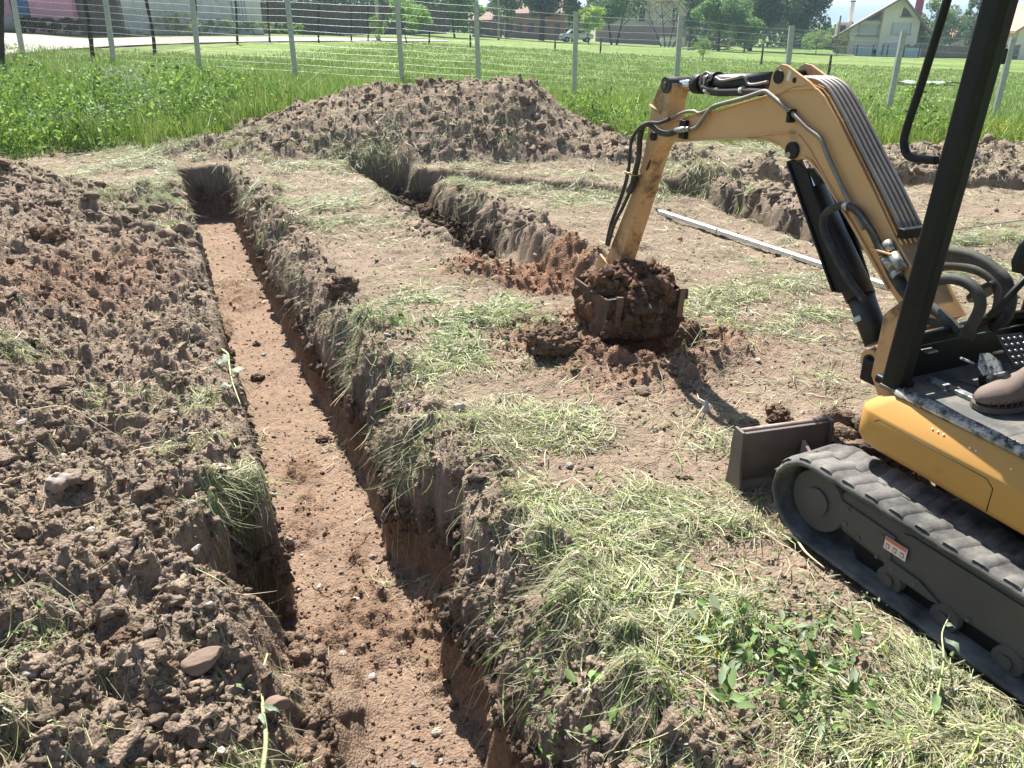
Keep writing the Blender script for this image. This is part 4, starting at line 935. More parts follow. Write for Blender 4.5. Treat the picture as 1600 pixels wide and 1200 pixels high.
# side pipes on the left plate
sp1 = [(1072, 203), (1086, 200), (1094, 192), (1109, 171), (1122, 164), (1160, 154), (1186, 145), (1196, 143), (1204, 148), (1238, 177), (1262, 200), (1282, 216), (1292, 240), (1312, 284), (1334, 328), (1350, 358)]
MB().tube(arc([uv(u, v, BW0-.012) for u, v in sp1], 4), .0095, 8).build('side_pipe', pipem, boom)
sp2 = [(1037, 191), (1050, 184), (1070, 175), (1085, 174), (1092, 177), (1110, 170), (1135, 160)]
MB().tube(arc([uv(u, v, BW0-.004) for u, v in sp2], 4), .0075, 8).build('side_pipe', pipem, boom)
c_ = uv(1236, 181, BW0-.01); MB().box((c_.x, c_.y, c_.z), (.03, .02, .05)).tube([(c_.x-.02, c_.y, c_.z+.012), (c_.x+.01, c_.y, c_.z+.012)], .008, 6).build('pipe_clip', blackm, boom, .002)
c_ = uv(1067, 202, BW0-.01); MB().box((c_.x+.004, c_.y, c_.z), (.022, .05, .085)).build('hose_bracket', blackm, boom, .003)
MB().tube([uv(1056, 204, BW0-.02), uv(1072, 202, BW0-.02)], .015, 6).tube([uv(1072, 202, BW0-.02), uv(1077, 201, BW0-.02)], .012, 6).build('hose_fitting', steelm, boom)
# hoses from the bracket down along the arm
for k, pth in enumerate(([(1058, 204), (1045, 209), (1030, 206), (1016, 195), (1006, 196), (1000, 215), (998, 245), (992, 272)],
                         [(1046, 186), (1030, 192), (1014, 192), (999, 200), (987, 220), (984, 250), (982, 268)])):
    MB().tube(arc([uv(u, v, .415-.012*k) for u, v in pth], 5), .0145 if k == 0 else .009, 10).build('hose', hosem, boom)
# ---- stick
sa = [(1046, 121), (1034, 124), (1030, 134), (1020, 158), (1014, 189), (1012, 209), (1006, 240), (996, 280), (968, 350), (942, 417), (968, 412), (992, 335), (1021, 238), (1040, 200), (1045, 160), (1052, 135)]
arm = MB().prism(outl(sa, .45), SZ, .45, .55).build('stick', armpaint, root, .003)
tb = outl([(1046, 121)], .45)[0]
for a_, b_ in (((1016, 164), (1031, 176)),): MB().tube([uv(a_[0], a_[1], .445), uv(b_[0], b_[1], .445)], .006, 6).build('stick_rib', armpaint, arm)
e = uv(1043, 133, .45); MB().tube([(.435, e.y, e.z), (.565, e.y, e.z)], .038, 18).build('stick_pin', hosem, arm)
MB().tube([(.428, e.y, e.z), (.436, e.y, e.z)], .016, 12).build('pin_cap', bladem, arm)
e = uv(1020, 213, .43); MB().tube([(.425, e.y, e.z), (.58, e.y, e.z)], .022, 14).build('elbow_pin', blackm, arm)
MB().tube([uv(1016, 250, .447), uv(1012, 262, .447), uv(1010, 266, .447)], [.006, .008, .004], 7).build('grease_hole', hosem, arm)
c_ = uv(989, 271, .43); MB().box((c_.x, c_.y, c_.z), (.05, .10, .01)).build('hose_guide', armpaint, arm, .002)
for k, pth in enumerate(([(993, 268), (990, 285), (983, 300)], [(982, 262), (978, 285), (968, 315), (955, 350), (948, 382)], [(990, 285), (975, 320), (960, 350), (950, 384)])):
    MB().tube(arc([uv(u, v, .43-.005*k) for u, v in pth], 5), (.019, .011, .010)[k], 9).build('hose', hosem, arm)
# stick cylinder
a = uv(1048, 132, BC); b = uv(1092, 131, BC); c = uv(1206, 127, BC); bb_ = uv(1130, 130, BC)
MB().tube([a, b], .0205, 14).build('cylinder_rod', chrome, root)
cy = MB().tube([b, bb_, c], .038, 20).build('stick_cylinder', cylm, root)
a2 = uv(1088, 131, BC); MB().tube([a2, uv(1100, 131, BC)], .045, 20).build('cylinder_gland', blackm, cy)
x1, x2 = uv(1116, 131, BC), uv(1122, 131, BC); MB().tube([x1, x2], .052, 20).build('cylinder_collar', blackm, cy)
x1, x2 = uv(1112, 131, BC), uv(1114, 131, BC); MB().tube([x1, x2], .050, 20).build('cylinder_ring', steelm, cy)
for pth, r_, m_ in (([(1098, 136), (1110, 140), (1130, 143), (1160, 142), (1195, 143)], .014, hosem), ([(1094, 133), (1096, 120), (1104, 113), (1112, 120), (1106, 128)], .006, pipem), ([(1118, 121), (1128, 126), (1150, 122), (1163, 119), (1169, 131), (1180, 132), (1200, 128)], .0065, pipem), ([(1102, 136), (1120, 146), (1150, 146), (1190, 146)], .011, hosem)):
    MB().tube(arc([uv(u, v, .455) for u, v in pth], 5), r_, 9).build('cylinder_hose', m_, cy)
for u in (1105, 1160): MB().tube([uv(u-2.5, 141, .455), uv(u+2.5, 141.5, .455)], .0155, 10).build('hose_clip', whitem, cy)
# boom cylinder: guard plate, barrel, rod
a = uv(1250, 258, BC); b = uv(1362, 500, BC); d = uv(1378, 548, BC)
MB().tube([uv(1240, 238, BC), uv(1285, 335, BC)], .022, 14).build('cylinder_rod', chrome, root)
bc_ = MB().tube([uv(1270, 300, BC), uv(1345, 465, BC)], .056, 20).tube([uv(1345, 465, BC), uv(1372, 535, BC)], .050, 20).build('boom_cylinder', cylm, root)
MB().tube([uv(1353, 492, BC), uv(1356, 500, BC)], .0515, 20).build('white_band', cylband, bc_)
gp = [(1229, 252), (1240, 249), (1262, 265), (1272, 300), (1300, 372), (1332, 455), (1312, 458), (1300, 455), (1275, 385), (1250, 315)]
MB().prism(outl(gp, .44), SZ, .435, .447).build('cylinder_guard', blackm, bc_, .002)
MB().tube([uv(1231, 256, .43), uv(1252, 316, .43), uv(1277, 386, .43), uv(1302, 456, .43)], .006, 6).build('guard_edge', blackm, bc_)
gp2 = [(1262, 262), (1272, 262), (1335, 360), (1370, 470), (1350, 480), (1330, 450)]
MB().prism(outl(gp2, .56), SZ, .553, .565).build('cylinder_guard', blackm, bc_, .002)
h1 = [(1350, 470), (1345, 462), (1328, 440), (1305, 400), (1288, 362), (1287, 340), (1300, 326), (1322, 321), (1340, 330), (1352, 346), (1364, 365), (1374, 385), (1386, 400)]
MB().tube(arc([uv(u, v, .415) for u, v in h1], 5), .0145, 10).build('boom_hose', hosem, bc_)
MB().tube([uv(1320, 322, .415), uv(1327, 323, .415)], .018, 10).build('hose_clip', steelm, bc_)
for du, dv in ((0, 0), (13, -3)):
    MB().tube([uv(1372+du, 380+dv, .42), uv(1380+du, 396+dv, .42)], .017, 6).tube([uv(1382+du, 400+dv, .42), uv(1397+du, 424+dv, .42)], .02, 10).build('hose_union', steelm if du else pipem, boom)
c_ = uv(1384, 392, .425); MB().box((c_.x, c_.y, c_.z), (.055, .095, .008)).build('hose_shelf', paint, boom, .002)
for u0, v0, u1, v1 in ((1386, 405, 1396, 418), (1398, 425, 1404, 432)):
    MB().tube([uv(u0, v0, .42), uv(u1, v1, .42)], .022, 10).build('hose_band', steelm, boom)
MB().tube(arc([uv(u, v, .42) for u, v in ((1384, 405), (1396, 430), (1410, 452), (1425, 470))], 5), .019, 10).build('boom_hose', hosem, boom)
MB().tube(arc([uv(u, v, .45) for u, v in ((1398, 395), (1408, 425), (1420, 450), (1440, 475))], 5), .016, 10).build('boom_hose', hosem, boom)
fp_ = uv(1368, 562, BC); MB().tube([(.47, fp_.y, fp_.z), (.55, fp_.y, fp_.z)], .045, 20).build('cylinder_foot', paint, root)
MB().tube([(.462, fp_.y, fp_.z), (.47, fp_.y, fp_.z)], .025, 16).build('foot_pin', blackm, root)
MB().box((.51, fp_.y-.10, fp_.z-.03), (.14, .22, .09)).build('swing_post', blackm, root, .01)
# hose bundle behind the windscreen
random.seed(11)
for k, (pth, r_) in enumerate([([(1440, 405), (1480, 402), (1530, 408), (1565, 432), (1580, 462), (1572, 495), (1550, 512)], .018),
    ([(1445, 420), (1490, 415), (1535, 425), (1560, 450), (1558, 485), (1540, 512)], .018), ([(1450, 440), (1490, 436), (1520, 448), (1532, 475), (1520, 505), (1505, 525)], .018),
    ([(1435, 470), (1455, 480), (1480, 500), (1500, 520)], .018), ([(1435, 395), (1475, 392), (1520, 400), (1555, 420), (1575, 445), (1568, 480), (1545, 500)], .018),
    ([(1450, 500), (1475, 505), (1500, 515), (1520, 525)], .018)]):
    MB().tube(arc([uv(u, v, .62+.045*(k % 4) if k in (0, 1, 4) else .38+.015*k) for u, v in pth], 6), r_, 12).build('looped_hose', hosem, root)
MB().tube([uv(1536, 452, .66), uv(1540, 458, .66)], .06, 12).build('hose_tie', blackm, root)
MB().tube([uv(1455, 440, .58), uv(1480, 490, .58)], .012, 6).build('bracket_edge', paint, root)
MB().tube([uv(1470, 440, .60), uv(1492, 485, .60)], .006, 6).build('bracket_edge', paint, root)
# ---- bucket
zl = .385; sL = uv(1000, 455, BC).y
lipc = us(1003, 450, 2.27)
bs, bz = 2.27, lipc.z-.05
prof = [(0, 0), (.015, -.08), (.02, -.17), (.05, -.26), (.12, -.33), (.22, -.355), (.32, -.32), (.38, -.22), (.40, -.08), (.40, .02)]
wl_, wr_ = us(952, 470, 2.27).x, us(1075, 430, 2.27).x
bm_ = MB()
P = [(bs+a, bz+b) for a, b in prof]; inner = [(bs+.5*.40+(a-.20)*.93, bz+.0+(b)*.95+.002) for a, b in prof]
vs = [(wl_, p[0], p[1]) for p in P]+[(wr_, p[0], p[1]) for p in P]; n = len(P)
bm_.add(vs, [(i, i+1, i+1+n, i+n) for i in range(n-1)], True)
vs = [(wl_+.01, p[0], p[1]) for p in inner]+[(wr_-.01, p[0], p[1]) for p in inner]
bm_.add(vs, [(i+n, i+1+n, i+1, i) for i in range(n-1)], True)
bkm = mat('bucket_steel', (.028, .022, .02), .6, metal=.2, var=.3, scale=12., dirt=(.15, .09, .06), dscale=11., dth=(.36, .56), bump=.004, bscale=40.); bucket = bm_.build('bucket', bkm, root)
for wa, wb in ((wl_-.004, wl_+.010), (wr_-.010, wr_+.004)):
    MB().prism(P, SZ, wa, wb).build('bucket_side', bkm, bucket, .002)
MB().prism([(bs-.012, bz-.05), (bs-.010, bz+.01), (bs+.012, bz+.01), (bs+.012, bz-.05)], SZ, wl_-.006, wr_+.006).build('cutting_lip', bkm, bucket, .002)
toothm = mat('tooth_steel', (.16, .11, .08), .5, metal=.3, var=.2, scale=30., dirt=(.14, .09, .06), dscale=25.)
for i in range(4):
    wc = wl_+.05+(wr_-wl_-.10)*i/3
    t_ = MB().prism([(wc-.018, bz-.15), (wc+.018, bz-.15), (wc+.026, bz+.02), (wc-.012, bz+.025)], lambda p, t: Vector((p[0], bs-.008-t-(bz-p[1])*-.06, p[1])), 0, .022)
    t_.build('tooth', toothm, bucket, .003)
vc, fc = crumbly(((wr_-wl_)*.46, .014, .09), 83, 330, .5)
ck = npmesh('caked_soil', vc, fc, soil, bucket, earthcol(vc, (.155, .092, .062), 6), True); ck.location = ((wl_+wr_)/2-.01, bs-.006, bz-.15)
lk = uv(955, 405, .5)
MB().prism([(lk.y-.08, lk.z-.02), (lk.y+.04, lk.z+.03), (lk.y+.09, lk.z-.06), (bs+.40, bz-.02), (bs+.30, bz+.01)], SZ, .44, .455).prism([(lk.y-.08, lk.z-.02), (lk.y+.04, lk.z+.03), (lk.y+.09, lk.z-.06), (bs+.40, bz-.02), (bs+.30, bz+.01)], SZ, .545, .56).build('bucket_link', armpaint, bucket, .002)
# soil in the bucket: its own thing
Mroot = Matrix.Translation((OX, OY, 0)) @ Matrix.Rotation(THU, 4, 'Z')
v_, f_ = ico(6)
v2, f2_ = crumbly(((wr_-wl_)*.48, .22, .13), 77, 420, .10)
hc = Mroot @ Vector(((wl_+wr_)/2, bs+.17, bz-.005))
colr = earthcol(v2, (.185, .108, .070), 3)
hp_ = npmesh('heaped_soil', v2, f2_, soil, None, colr, True); hp_.location = hc; hp_.rotation_euler = (0, 0, THU)
tag(hp_, 'heap of red brown earth filling the digger bucket', 'earth')
v3, f3_ = crumbly((.15, .19, .25), 79, 420, .12); hp2 = npmesh('spilling_soil', v3, f3_, soil, None, earthcol(v3, (.215, .125, .080), 4), True)
p_ = G(930, 505, .12); hp2.location = (p_.x+.045, p_.y+.12, .06); tag(hp2, 'red earth spilling down at the left side of the bucket', 'earth')
for q_, sz_, sd_, lb_ in (((.62, .86, .02), (.26, .18, .16), 91, 'loose brown earth heaped at the right end of the dozer blade'), ((.42, .86, .06), (.10, .08, .10), 92, 'small lump of earth resting against the back of the dozer blade')):
    w_ = Mroot @ Vector(q_); v4, f4_ = crumbly(sz_, sd_, 300, .13)
    o4 = npmesh('earth_heap', v4, f4_, soil, None, earthcol(v4, (.195, .142, .103), sd_), True); o4.location = w_; tag(o4, lb_, 'earth')
# ---- driver
def person():
    Z = Z1+.018
    toe = us(1522, 632, 0)
    heel_dir = Vector((.93, .36, 0))
    e0 = G(1522, 640, Z); inv = Mroot.inverted()
    toe = inv @ e0; hd = (inv.to_3x3() @ Vector((.97, .22, 0))).normalized()
    p = empty('person', Mroot @ Vector((.55, -.42, Z)), THU, 'person in tan work boots sitting at the digger controls', 'person')
    off = -Vector((.55, -.42, Z))
    # body skeleton in digger coordinates
    heel = toe+hd*.235; heel.z = Z+.03; ank = heel+Vector((0, 0, .07))-hd*.03
    J = dict(pel=(.55, -.45, .92), sp=(.55, -.47, 1.12), ch=(.55, -.46, 1.30), nk=(.55, -.44, 1.44), hd=(.55, -.41, 1.56), hd2=(.55, -.41, 1.65),
             hl=(.46, -.42, .90), kl=(ank.x+.02, min(ank.y-.02, .0)+.0, 1.02), al=tuple(ank), tl=tuple(ank-hd*.10-Vector((0, 0, .05))),
             hr=(.64, -.42, .90), kr=(.72, -.02, 1.0), ar=(.74, .10, .66), tr=(.74, .20, .61),
             sl=(.38, -.46, 1.36), el=(.33, -.32, 1.14), wl=(.36, -.08, 1.10), ml=(.36, -.01, 1.11), sr=(.72, -.46, 1.36), er=(.77, -.32, 1.14), wr=(.74, -.08, 1.10), mr=(.74, -.01, 1.11))
    E_ = [('pel', 'sp'), ('sp', 'ch'), ('ch', 'nk'), ('nk', 'hd'), ('hd', 'hd2'), ('pel', 'hl'), ('hl', 'kl'), ('kl', 'al'), ('al', 'tl'), ('pel', 'hr'), ('hr', 'kr'), ('kr', 'ar'), ('ar', 'tr'),
          ('ch', 'sl'), ('sl', 'el'), ('el', 'wl'), ('wl', 'ml'), ('ch', 'sr'), ('sr', 'er'), ('er', 'wr'), ('wr', 'mr')]
    RR = dict(pel=.13, sp=.12, ch=.13, nk=.05, hd=.085, hd2=.075, hl=.085, kl=.06, al=.042, tl=.03, hr=.085, kr=.06, ar=.042, tr=.03, sl=.06, el=.042, wl=.03, ml=.025, sr=.06, er=.042, wr=.03, mr=.025)
    ks = list(J); me = bpy.data.meshes.new('body'); me.from_pydata([Vector(J[k])+off for k in ks], [(ks.index(a), ks.index(b)) for a, b in E_], [])
    o = bpy.data.objects.new('body', me); link(o, p); sk = o.modifiers.new('skin', 'SKIN')
    for i, k in enumerate(ks): me.skin_vertices[0].data[i].radius = (RR[k], RR[k])
    me.skin_vertices[0].data[0].use_root = True
    sb = o.modifiers.new('sub', 'SUBSURF'); sb.levels = 2; sb.render_levels = 2; me.materials.append(jeans)
    hv, hf = ico(3); h_ = npmesh('face', hv*np.array((.078, .098, .118))*(1+.0*hv), hf, skinm, p, None, True); h_.location = Vector((.55, -.40, 1.60))+off
    for sx in (-1, 1):
        MB().tube([(sx*.03, .088, .01), (sx*.03, .096, .01)], .012, 10).build('eye', labelk, h_)
        MB().tube([(sx*.077, -.005, -.025), (sx*.082, -.01, .025)], .012, 8).build('ear', skinm, h_)
    MB().tube([(0, .09, .01), (0, .115, -.03), (0, .095, -.035)], [.007, .014, .01], 8).build('nose', skinm, h_)
    MB().tube([(-.025, .088, -.06), (.025, .088, -.06)], .006, 6).build('mouth', shirt, h_)
    q = npmesh('hair', hv*np.array((.083, .098, .10)), hf, hairm, p, None, True); q.location = Vector((.55, -.415, 1.64))+off
    for sx, wn in ((-1, 'wl'), (1, 'wr')):
        wv = Vector(J['ml' if sx < 0 else 'mr'])+off; hb = MB().tube([wv-Vector((0, .03, 0)), wv+Vector((0, .03, -.005)), wv+Vector((0, .06, -.02))], [.026, .034, .026], 10)
        for i in range(4):
            x0 = (i-1.5)*.017; L_ = (.055, .068, .062, .048)[i]; hb.tube([wv+Vector((x0, .05, -.01)), wv+Vector((x0, .05+L_*.5, -.02)), wv+Vector((x0, .05+L_*.6, -.05)), wv+Vector((x0, .04+L_*.3, -.065))], [.009, .009, .008, .006], 8)
        hb.tube([wv+Vector((-sx*.022, .015, 0)), wv+Vector((-sx*.045, .04, -.015)), wv+Vector((-sx*.035, .07, -.035))], [.012, .010, .008], 8).build('hand', skinm, p)
    # boots
    for tip, dr in ((toe, hd), (Vector((.75, .28, Z+.0)), Vector((0, -1, 0)))):
        side = Vector((-dr.y, dr.x, 0)); mb = MB(); rings = []
        st_ = [(0, .010, .012, .030), (.012, .028, .006, .045), (.035, .042, .004, .058), (.07, .050, .004, .066), (.11, .050, .004, .082), (.145, .043, .004, .102), (.18, .040, .004, .125), (.215, .041, .004, .150), (.25, .036, .004, .155), (.262, .02, .012, .15)]
        for a, hw, zb_, zt_ in st_:
            c = tip+dr*a
            for k in range(16):
                an = 2*math.pi*k/16; cx, sy = math.cos(an), math.sin(an)
                yy = abs(cx)**.75*(1 if cx > 0 else -1); zz = abs(sy)**.8*(1 if sy > 0 else -1)
                zc_, zh = (zb_+zt_)/2, (zt_-zb_)/2; shrink = 1-.35*max(0, zz)
                v = c+side*hw*yy*shrink; rings.append(Vector((v.x, v.y, Z+.016+zc_+zh*zz)))
        n = 16; fs = [(i*n+k, i*n+(k+1) % n, (i+1)*n+(k+1) % n, (i+1)*n+k) for i in range(len(st_)-1) for k in range(n)]
        mb.add([v+off for v in rings], fs+[tuple(range(n))[::-1], tuple(range((len(st_)-1)*n, len(st_)*n))], True)
        bt = mb.build('boot', suede, p)
        so_ = MB(); ol = [(0, .012), (.012, .034), (.035, .048), (.07, .055), (.11, .054), (.145, .046), (.18, .043), (.215, .045), (.25, .040), (.266, .02)]
        pts = [tip+dr*a+side*h for a, h in ol]+[tip+dr*a-side*h for a, h in ol[::-1]]
        so_.prism([(q.x, q.y) for q in pts], lambda q, t: Vector((q[0], q[1], t))+off, Z+.001, Z+.020).build('sole', bootsole, bt, .002)
        # stitched toe panels: grooves between pads round the toe
        gr = MB()
        for k in range(9):
            a = .018+.021*k
            for sd_ in (-1, 1):
                hw = np.interp(a, [q[0] for q in ol], [q[1] for q in ol]); zt_ = np.interp(a, [q[0] for q in st_], [q[3] for q in st_])
                b0 = tip+dr*a+side*sd_*(hw-.004); b1 = tip+dr*(a+.006)+side*sd_*(hw*.72)
                b0.z = Z+.022; b1.z = Z+.016+min(zt_*.72, .055); mid_ = (b0+b1)/2+side*sd_*.004
                gr.tube([b0+off, mid_+off, b1+off], .0016, 5)
        gr.build('seam', bootsole, bt)
person()

# ------------------------------------------------------------------ aluminium bar
a, b = G(1030, 331, .03), G(1400, 452, .03); d = b-a; L_ = d.length
o = empty('levelling_bar', (a.x, a.y, .012), math.atan2(d.y, d.x), 'long pale aluminium levelling bar lying on the ground behind the digger arm', 'bar')
MB().box((L_/2, 0, .02), (L_, .055, .035)).build('bar_body', aluf, o, .003)
for t in (.32, .995, .004): MB().box((L_*t, 0, .021), (.012, .060, .041)).build('end_cap', steelm if t < .5 else blackm, o)
MB().tube([(L_*.32, -.02, .04), (L_*.32, -.02, .046)], .008, 8).build('bar_screw', blackm, o)

# ------------------------------------------------------------------ wire fence
fposts = [(163, -30, 178, 100), (300, -20, 312, 112), (447, -15, 460, 102), (619, -8, 628, 112), (743, 3, 748, 124), (900, 18, 897, 150), (1064, 24, 1054, 160), (1236, 40, 1224, 172), (1412, 55, 1383, 195), (1583, 60, 1546, 212)]
def fy(x): return 20.3-.17*x
fr_ = empty('wire_fence', (0, 20.3, zf(0, 20.3)), 0, 'new wire mesh fence on slim galvanised steel posts across the field', 'fence')
fo = -Vector(fr_.location); tops = []; bases = []
for (u0, v0, u1, v1) in fposts:
    r = ray(u1, v1); y = 20.; 
    for _ in range(20): x = r[0]/r[1]*y; y = fy(x)
    x = r[0]/r[1]*y; r0 = ray(u0, v0); yb = y; xt = r0[0]/r0[1]*y; ztop = CAMH+r0[2]/r0[1]*y
    gz = zf(x, y); lean = (xt-x); ztop = max(ztop, gz+1.7)
    bases.append(Vector((x, y, gz-.2))); tops.append(Vector((x+lean*.75, y, ztop)))
bases.insert(0, bases[0]+(bases[0]-bases[1])*1.1); tops.insert(0, tops[0]+(tops[0]-tops[1])*1.1)
bases.append(bases[-1]+(bases[-1]-bases[-2])); tops.append(tops[-1]+(tops[-1]-tops[-2]))
for b_, t_ in zip(bases, tops):
    mb = MB(); w_, d_ = .055, .04
    # U shaped steel section
    poly = [(-w_, -d_), (w_, -d_), (w_, d_), (w_-.008, d_), (w_-.008, -d_+.008), (-w_+.008, -d_+.008), (-w_+.008, d_), (-w_, d_)]
    n = len(poly); vs = [b_+fo+Vector((p[0], p[1], 0)) for p in poly]+[t_+fo+Vector((p[0], p[1], 0)) for p in poly]
    mb.add(vs, [tuple(range(n))[::-1], tuple(range(n, 2*n))]+[(i, (i+1) % n, (i+1) % n+n, i+n) for i in range(n)])
    mb.build('fence_post', galv, fr_)
random.seed(3)
for i in range(len(bases)-1):
    b0, t0, b1, t1 = bases[i], tops[i], bases[i+1], tops[i+1]; mb = MB(); NW = 12
    z0, z1 = b0.z+.25, b1.z+.25; yo = Vector((0, -.05, 0))
    for k in range(NW):
        f = k/(NW-1); f0 = .02+.93*f; a_ = Vector((b0.x, b0.y, z0)).lerp(t0, f0); c_ = Vector((b1.x, b1.y, z1)).lerp(t1, f0)
        mid = (a_+c_)/2-Vector((0, 0, .012+.01*random.random())); mb.tube([a_+fo+yo, mid+fo+yo, c_+fo+yo], .0032, 4, False)
    L_ = (b1-b0).length; nv = int(L_/.3)
    for k in range(1, nv):
        f = k/nv; lo_ = Vector((b0.x, b0.y, z0)).lerp(Vector((b1.x, b1.y, z1)), f); hi_ = t0.lerp(t1, f); hi_ = lo_.lerp(hi_, .95)
        mb.tube([lo_+fo+yo, hi_+fo+yo-Vector((0, 0, .01))], .0016, 3, False)
    mb.build('wire_panel', wirem, fr_)
# ------------------------------------------------------------------ old fence of dark wooden posts with chain link
of = empty('old_chain_fence', (0, 22, zf(-11, 22)), 0, 'old rusty chain link fence on crooked dark wooden posts beside the lane', 'fence'); oo_ = -Vector(of.location)
ol = [(2, -70, 3, 103), (128, -40, 146, 93), (226, -30, 242, 86), (303, -25, 309, 74), (366, -20, 371, 69), (416, -8, 421, 66), (497, 8, 498, 66), (548, 12, 549, 65), (574, 10, 575, 64)]
ob = []
for u0, v0, u1, v1 in ol:
    p = H(u1, v1); q = PL(u0, v0, p.y); ht = min(max(q.z-p.z, 1.3), 2.2); lean = (q.x-p.x)/max(q.z-p.z, .5)
    ob.append((p, ht)); r_ = .055; random.seed(u1)
    pts = [p+Vector((lean*t*ht+random.uniform(-.03, .03), random.uniform(-.03, .03), t*ht-.1*(t == 0))) for t in (0, .25, .5, .75, 1)]
    MB().tube([q_+oo_ for q_ in arc(pts, 3)], [r_*random.uniform(.8, 1.15) for _ in range(13)], 8).build('wooden_post', oldwood, of)
mb = MB()
for i in range(len(ob)-1):
    (p, h), (q, h_) = ob[i], ob[i+1]; L_ = (q-p).length; n = max(3, int(L_/.11)); hh = 1.25
    if i > 4: continue
    for k in range(-int(hh/.11), n):
        for s_ in (0, 1):
            f0, f1 = k/n, k/n+hh/L_; a0 = (f0, 0.) if s_ == 0 else (f0, hh); a1 = (f1, hh) if s_ == 0 else (f1, 0.)
            def cl_(a, b):
                (x0, y0), (x1, y1) = a, b
                if x1 <= 0 or x0 >= 1: return None
                if x0 < 0: t = (0-x0)/(x1-x0); x0, y0 = 0, y0+(y1-y0)*t
                if x1 > 1: t = (1-x0)/(x1-x0); x1, y1 = 1, y0+(y1-y0)*t
                return (x0, y0), (x1, y1)
            c = cl_(a0, a1)
            if c:
                (x0, y0), (x1, y1) = c; A_ = p.lerp(q, x0)+Vector((0, -.06, .08+y0)); B_ = p.lerp(q, x1)+Vector((0, -.06, .08+y1)); mb.tube([A_+oo_, B_+oo_], .002, 3, False)
mb.build('chain_link_mesh', mat('rusty_wire', (.22, .19, .16), .7), of)

# ------------------------------------------------------------------ meadow grass
def blades(name, n, seed, dens, ymin, ymax, hmin, hmax, wmul, label, cols, pw=1., lean=.35, zc=True):
    rs = np.random.RandomState(seed); out = []; tot = 0
    while tot < n:
        y = ymin*(ymax/ymin)**(rs.uniform(0, 1, 200000)**pw); x = rs.uniform(-1, 1, 200000)*(.9+.74*y); kp = rs.uniform(size=200000) < dens(x, y)
        out.append(np.stack([x[kp], y[kp]], 1)); tot += kp.sum()
    x, y = np.concatenate(out)[:n].T
    cl = fbm(x*1.3, y*1.3, 3, seed+3)
    h = (hmin+(hmax-hmin)*rs.uniform(size=n)**1.5)*np.clip(1+1.5*cl, .3, 2.2)*np.interp(y, [14, 22, 40], [1, .6, .4]); a = rs.uniform(0, 6.28, n); ln = h*np.abs(rs.normal(size=n))*lean
    wd = wmul*(.6+.8*rs.uniform(size=n))*y
    z = terrain(x, y)-.02; t = np.array([0, .5, 1.])[None, :]
    PX = x[:, None]+np.cos(a)[:, None]*ln[:, None]*t**2; PY = y[:, None]+np.sin(a)[:, None]*ln[:, None]*t**2; PZ = z[:, None]+h[:, None]*t*(1-.12*t)
    b = rs.uniform(0, 3.14, n)[:, None]; W = wd[:, None]*np.array([1, .8, .12])[None, :]*.5; ox, oy = np.cos(b)*W, np.sin(b)*W
    V = np.stack([np.stack([PX-ox, PY-oy, PZ], 2), np.stack([PX+ox, PY+oy, PZ], 2)], 2).reshape(-1, 3)
    q = (np.arange(n)*6)[:, None]+np.array([0, 2])[None, :]; F = np.stack([q, q+1, q+3, q+2], 2).reshape(-1, 4)
    T = np.array(cols); C = T[np.clip(((rs.uniform(size=n)+.35*fbm(x*.5, y*.5, 3, seed+8))*len(T)).astype(int), 0, len(T)-1)]*rs.uniform(.75, 1.2, (n, 1)); C = np.repeat(C, 6, 0)
    return tag(npmesh(name, V, F, litterm, None, C, False), label, kind='stuff')
def meadow(x, y):
    z, c, s, f, t = terrain(x, y, True)
    edge = 11.7+.9*fbm(x*.9, y*.9, 3, 77)-.9*sm(-3.4, -5.2, x)-.6*sm(-5, -7, x)-.9*sm(4.5, 7.5, x)
    return sm(edge, edge+.5, y)*(1-np.clip(s*1.2, 0, 1))
GC = [(.20, .32, .045), (.25, .39, .055), (.31, .45, .075), (.40, .50, .12), (.45, .48, .19), (.13, .23, .04)]
def belt(x, y): return meadow(x, y)*sm(17.5, 13., y+.9*fbm(x*.6, y*.6, 2, 66))
blades('tall_meadow_grass', 70000, 301, belt, 9.8, 18, .10, .38, .0011, 'tall rank green grass and weeds at the edge of the dug ground', GC)
blades('field_grass_blades', 190000, 303, lambda x, y: meadow(x, y)*.9*(1-sm(27, 29, y)*sm(-6, -10, x)), 12, 62, .08, .26, .0009, 'fresh green grass covering the field beyond the heap', [(.18, .29, .05), (.23, .35, .065), (.29, .38, .11), (.38, .41, .19), (.20, .31, .06)], 1.05)
rs_ = np.random.RandomState(5)
WL = [G(u, v) for u, v in ((85, 225), (130, 240), (30, 225), (230, 225), (300, 225), (345, 210), (370, 200), (20, 250), (270, 200), (320, 185), (400, 190), (180, 215), (930, 215), (900, 205), (960, 230), (1350, 215), (1300, 205), (1420, 225), (60, 200), (160, 200))]
def wd_(x, y):
    d = np.zeros_like(x)
    for k, p in enumerate(WL): d = np.maximum(d, (.55+.45*((k*37) % 10)/9)*np.exp(-((x-p.x)/.48)**2-((y-p.y+.05)/.45)**2))
    return d*meadow(x, y+.4)
leaves('tall_weeds', 16000, 401, .02, .10, 'dark leafy nettles and weeds growing along the edge of the dug ground', wd_, lift=.68, mound=True, up=.7, cols=[(.12, .23, .04), (.21, .36, .06), (.32, .47, .10), (.08, .16, .03)], ymin=10, ymax=17)
WD = [G(u, v) for u, v in ((210, 200), (180, 185), (240, 215), (120, 235))]
leaves('dusty_weeds', 1800, 405, .03, .10, 'pale dusty grey green weeds standing among the nettles', lambda x, y: np.maximum.reduce([np.exp(-((x-p.x)/.45)**2-((y-p.y-.3)/.4)**2) for p in WD]), lift=.34, up=.9, cols=[(.28, .35, .22), (.20, .29, .13), (.34, .39, .28)], ymin=10, ymax=17)
